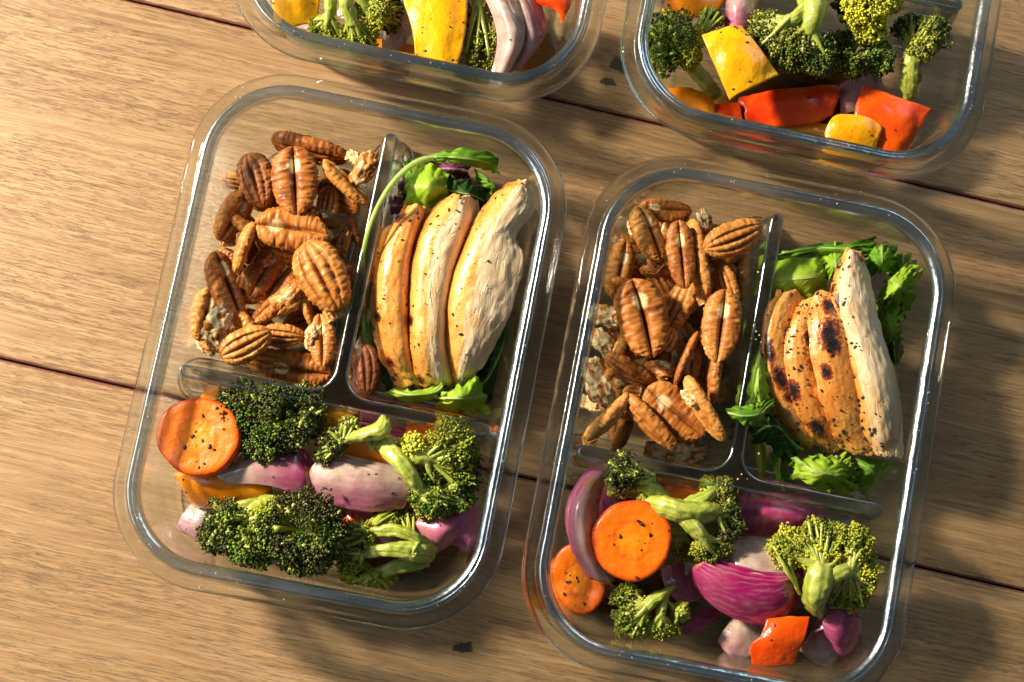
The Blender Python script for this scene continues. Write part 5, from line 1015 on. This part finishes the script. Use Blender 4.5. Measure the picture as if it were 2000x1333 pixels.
# ---- vegetables, top left container
pepper([[(528, -40, 3.0), (530, 0, 3.6), (538, 48, 3.0)], [(575, -40, 3.6), (578, 0, 4.2), (580, 50, 3.2)], [(626, -40, 3.0), (624, 0, 3.6), (618, 46, 2.8)]], M_YEL, 'two-toned yellow pepper piece in the corner of the top left container', 7)
onion([[(560, 40, 1.2), (575, 52, 1.6), (590, 60, 1.2)], [(600, 45, 1.6), (610, 58, 2.0), (615, 68, 1.4)]], 'tiny pink onion scrap under the two-toned yellow pepper', 54, .2, (.3, .5), .2, 0)
broccoli('yellow-green broccoli showing its branched stalks, top left container', [(640, 60, 3.4, 38, 26, -.4, .5, .62, .6, .1), (700, 68, 3.3, 44, 26, 0, .7, .55, .45, .1), (735, 20, 3.8, 34, 40, .3, 0, .55, .6, .1), (765, 25, 3.2, 22, 44, .5, .1, .25, .1, .5)],
         [[(640, -30, 4.0, .3), (645, 10, 4.2, .3), (640, 45, 3.8, .24)], [(660, -40, 4.2, .4), (675, 5, 4.6, .36), (692, 50, 4.0, .28)], [(670, -40, 4.2, .4), (705, -5, 4.5, .36), (725, 25, 4.0, .28)]], 12, bead=.052)
onion([[(745, 110, 1.6), (750, 60, 2.4), (775, 0, 2.6)], [(768, 108, 2.2), (775, 60, 3.2), (795, 0, 3.2)], [(795, 75, 1.6), (800, 50, 2.2), (812, 0, 2.2)]], 'translucent beige onion fan left of the long yellow strip', 17, .2, (.3, .1), .1, 8)
pepper([[(690, 95, 1.2), (700, 85, 1.5), (715, 70, 1.3)], [(740, 118, 1.2), (745, 100, 1.6), (755, 80, 1.3)], [(800, 130, 1.2), (805, 110, 1.5), (812, 90, 1.2)]], M_ORG, 'orange pepper layer on the floor of the top left container', 17, nfleck=0)
pepper([[(786, -50, 4.2), (812, -50, 4.6), (850, -50, 5.0), (912, -50, 4.4)], [(788, 5, 4.2), (822, 5, 4.8), (860, 5, 5.1), (912, 5, 4.2)], [(806, 60, 4.0), (834, 62, 4.6), (866, 62, 4.9), (908, 60, 4.0)], [(812, 114, 3.4), (838, 120, 3.8), (864, 126, 4.0), (894, 132, 3.4)]], M_YEL, 'long bright yellow pepper strip with a speckled seed edge, top left container', 8, .5, 26, outw=.04)
broccoli('olive broccoli head between the yellow strip and the pink onions', [(930, 45, 3.0, 34, 42, -.1, -.2, .55, .35, .2), (938, 98, 3.2, 38, 44, -.1, .3, .5, .25, .3)], [[(930, -30, 3.4, .5), (935, 20, 3.6, .4)]], 13, bead=.055)
onion([[(985, 154, 3.6), (975, 150, 3.8), (958, 146, 3.4)], [(1016, 85, 4.2), (1000, 85, 4.8), (972, 92, 3.8)], [(1012, 35, 4.4), (990, 35, 5.0), (965, 38, 4.0)], [(985, -30, 4.0), (965, -25, 4.6), (940, -20, 3.8)]], 'left one of two pink onion crescents in the top left container', 18, .32, (.15, .40), .10, 5)
onion([[(1012, 138, 3.0), (1008, 138, 3.0), (990, 148, 2.8)], [(1053, 85, 3.4), (1035, 88, 4.2), (1012, 100, 3.2)], [(1052, 45, 3.6), (1030, 42, 4.4), (1008, 45, 3.4)], [(1030, -25, 3.4), (1010, -25, 4.0), (990, -25, 3.2)]], 'right pink onion crescent with the deeper rosy edge, top left container', 19, .32, (.65, .1), .45, 4)
pepper([[(1040, -30, 3.0), (1045, -5, 3.4), (1050, 6, 3.0)], [(1080, -30, 3.6), (1084, 0, 4.0), (1088, 20, 3.2)], [(1118, -30, 3.0), (1114, 10, 3.2), (1096, 48, 2.8)]], M_RED, 'red pepper piece hanging into the right side of the top left container', 9, nfleck=2)

# ---- vegetables, top right container
pepper([[(1296, -40, 2.8), (1298, 0, 3.2), (1312, 26, 2.8)], [(1350, -40, 3.4), (1352, 0, 3.8), (1356, 34, 3.0)], [(1412, -40, 2.8), (1412, 0, 3.2), (1400, 28, 2.8)]], M_ORG, 'burnt orange pepper piece at the upper left of the top right container', 10)
pepper([[(1294, 18, 1.6), (1296, 35, 2.0), (1298, 50, 1.6)], [(1310, 20, 1.8), (1312, 38, 2.2), (1314, 55, 1.8)]], M_YEL, 'sliver of yellow pepper under the burnt orange piece', 18, nfleck=0)
broccoli('dense dark green broccoli half at the left of the top right container', [(1315, 70, 3.6, 50, 46, -.4, -.5, .40, .10, .1), (1295, 110, 3.4, 34, 38, -.6, .2, .45, .1, .15), (1390, 38, 3.4, 26, 20, .1, -.5, .3, .3, .5), (1345, 95, 3.3, 34, 40, .3, .2, .6, .75, .0)],
         [[(1400, 185, 1.4, .3), (1378, 160, 2.2, .42), (1352, 128, 2.8, .42), (1330, 100, 3.0, .4)]], 14, bead=.050)
onion([[(1415, 55, 3.0), (1418, 10, 3.4), (1428, -30, 3.2)], [(1440, 62, 3.6), (1445, 15, 4.2), (1455, -30, 3.8)], [(1465, 75, 3.0), (1472, 20, 3.6), (1482, -30, 3.2)]], 'upright onion strip with a purple left edge behind the square yellow pepper', 20, .26, (.8, .15), .4, 6)
broccoli('dark spreading broccoli with a stout pale stalk, centre of the top right container', [(1495, 60, 4.0, 34, 36, -.5, -.1, .38, .25, .5), (1540, 95, 4.1, 52, 44, -.1, .4, .40, .25, .4), (1595, 110, 3.9, 46, 40, .2, .4, .35, .15, .3), (1500, 110, 3.8, 36, 34, -.4, .4, .38, .2, .3)],
         [[(1575, -60, 3.8, .65), (1585, -20, 4.6, .72), (1588, 25, 4.9, .72), (1575, 65, 4.5, .55)], [(1580, 10, 4.8, .4), (1550, 35, 4.9, .30), (1515, 48, 4.5, .25)]], 15, bead=.055)
broccoli('sunlit bumpy yellow broccoli at the top of the top right container', [(1690, 20, 4.6, 50, 44, .2, .2, .82, .95, .08), (1730, -10, 4.2, 36, 34, .4, -.1, .8, .9, .05), (1655, 5, 4.0, 26, 40, -.6, 0, .3, .1, .5), (1700, 60, 4.2, 38, 24, .1, .6, .75, .8, .1)], [], 16, bead=.075)
broccoli('low charred broccoli piece below the bumpy yellow one', [(1665, 115, 3.4, 46, 38, 0, .3, .42, .12, .35), (1715, 115, 3.4, 34, 34, .3, .2, .42, .1, .2), (1640, 90, 3.2, 30, 30, -.2, 0, .45, .2, .3)], [], 17, bead=.068)
broccoli('small brown-topped broccoli tree at the right of the top right container', [(1780, 58, 3.2, 36, 30, -.2, -.5, .30, .15, .4), (1820, 65, 3.8, 32, 36, .5, -.1, .35, .3, .4), (1800, 92, 3.9, 34, 26, .2, .5, .5, .7, .65)],
         [[(1775, 190, 2.4, .30), (1776, 165, 3.0, .40), (1778, 130, 3.5, .44), (1785, 95, 3.6, .4)], [(1793, 165, 2.6, .06), (1797, 150, 2.8, .16), (1797, 140, 2.9, .1)]], 18, bead=.055)
pepper([[(1425, 196, 3.6), (1397, 132, 4.6), (1369, 68, 4.4)], [(1452, 180, 4.4), (1428, 118, 5.6), (1402, 58, 5.0)], [(1486, 164, 4.4), (1462, 108, 5.4), (1428, 50, 5.0)], [(1521, 147, 3.6), (1486, 98, 4.8), (1446, 52, 4.6)]], M_YEL, 'square bright yellow pepper piece lying on top in the top right container', 11, .45, 12, outw=.02)
pepper([[(1290, 178, 1.2), (1300, 200, 1.6), (1330, 215, 1.2)], [(1340, 170, 1.8), (1355, 195, 2.2), (1380, 228, 1.5)], [(1390, 190, 1.4), (1395, 205, 1.8), (1395, 222, 1.3)]], M_ORG, 'shaded amber pepper in the lower left corner of the top right container', 12, nfleck=2)
pepper([[(1448, 192, 1.8), (1450, 212, 2.4), (1462, 240, 1.8)], [(1520, 176, 2.4), (1525, 205, 3.2), (1530, 250, 2.2)], [(1590, 170, 2.2), (1595, 195, 2.8), (1600, 238, 2.0)], [(1640, 165, 1.6), (1638, 185, 2.0), (1630, 218, 1.6)]], M_RED, 'long dark red pepper below the spreading broccoli', 13, nfleck=2)
pepper([[(1395, 205, 1.2), (1400, 220, 1.4), (1410, 235, 1.2)], [(1445, 200, 1.6), (1448, 222, 1.8), (1450, 245, 1.4)]], M_RED, 'small deep red pepper sliver left of the long dark red one', 19, nfleck=0)
pepper([[(1525, 248, 1.4), (1530, 258, 1.7), (1540, 268, 1.4)], [(1575, 240, 1.8), (1580, 256, 2.2), (1585, 272, 1.7)], [(1620, 245, 1.4), (1622, 262, 1.8), (1620, 280, 1.4)]], M_YEL, 'flat yellow pepper flap at the bottom rim of the top right container', 14, nfleck=0)
onion([[(1630, 180, 1.6), (1640, 200, 2.0), (1640, 225, 1.6)], [(1660, 165, 2.0), (1672, 190, 2.4), (1675, 215, 1.8)], [(1700, 150, 1.6), (1710, 165, 2.0), (1715, 185, 1.6)]], 'lilac onion behind the large red-orange pepper square', 21, .2, (.6, .3), .2, 1)
pepper([[(1690, 294, 1.8), (1668, 232, 2.6), (1685, 166, 2.6)], [(1730, 300, 2.2), (1720, 238, 3.6), (1735, 182, 3.2)], [(1752, 299, 2.2), (1768, 244, 3.4), (1778, 198, 3.0)], [(1768, 296, 1.6), (1796, 252, 2.4), (1820, 213, 2.4)]], M_RED2, 'large red-orange pepper square at the lower right of the top right container', 15, .45, 5, outw=.02)
pepper([[(1610, 262, 2.6), (1612, 276, 2.8), (1618, 292, 2.2)], [(1632, 226, 3.4), (1650, 250, 3.9), (1652, 292, 2.6)], [(1690, 228, 3.4), (1695, 255, 3.6), (1695, 292, 2.4)], [(1724, 250, 2.8), (1716, 268, 2.8), (1708, 290, 2.2)]], M_YEL, 'folded yellow pepper at the bottom rim in front of the red-orange square', 16, .4, 5, outw=.03)

# ---- juices on the container floors, nut crumbs
def puddle(c, rx, ry, k, label, seed):
    p = W3(*c, 0); a = np.linspace(0, 2 * np.pi, 60, endpoint=False); r = 1 + .22 * np.sin(2 * a + seed) + .14 * np.sin(3 * a + 2 * seed) + .07 * np.sin(7 * a + seed)
    p = W3(c[0], c[1], .56); rings = []
    for s_, z in ((1.0, .565), (.985, .60), (.95, .625), (.8, .635), (.4, .638)):
        rings.append(np.column_stack([p[0] + np.cos(a) * rx / 41 * r * s_, p[1] + np.sin(a) * ry / 41 * r * s_, np.full(60, z)]))
    V = np.concatenate(rings); i = np.arange(60); j = (i + 1) % 60
    F = [list(f) for q in range(4) for f in np.column_stack([q * 60 + i, q * 60 + j, (q + 1) * 60 + j, (q + 1) * 60 + i])] + [list(range(240, 300))]
    o = put('juice_puddle', V, F, M_OIL, None, (p[0], p[1], .565)); tag(o, label, 'puddle', 'cooking juices on the container floors')
puddle((800, 1090), 85, 45, 0, 'thin amber oil puddle under the split broccoli stalk, left container', 1)
puddle((1190, 1150), 120, 70, 3, 'orange oily puddle around the shaded carrot slice, right container', 2)
puddle((1600, 1240), 80, 55, 3, 'clear brown puddle near the crumpled onion, right container', 3)
puddle((1040, 90), 50, 60, 2, 'brownish juice puddle right of the onion crescents, top left container', 4)
puddle((1560, 200), 200, 70, 3, 'dark red-brown juice puddle under the peppers, top right container', 5)
rc = np.random.default_rng(3); pts = []
for (x, y, sx_, sy_, z, n) in ((1240, 400, 40, 25, .62, 26), (1180, 470, 14, 60, .62, 16), (1160, 600, 14, 90, .62, 20), (1150, 830, 20, 30, .62, 14), (1480, 700, 4, 110, 4.73, 12), (1450, 930, 60, 8, 4.73, 5)):
    for _ in range(n): pts.append(W3(x + rc.normal() * sx_, y + rc.normal() * sy_, z))
pts = np.array(pts); V, F = blobs(pts, .035 * rc.uniform(.4, 1.5, len(pts)), rng=rc)
o = put('nut_crumbs', V, F, M_CRUMB, None, pts.min(0), smooth=False); tag(o, 'fine pale nut crumbs sprinkled around the right pecan heap and on the divider', 'crumbs', kind='stuff')
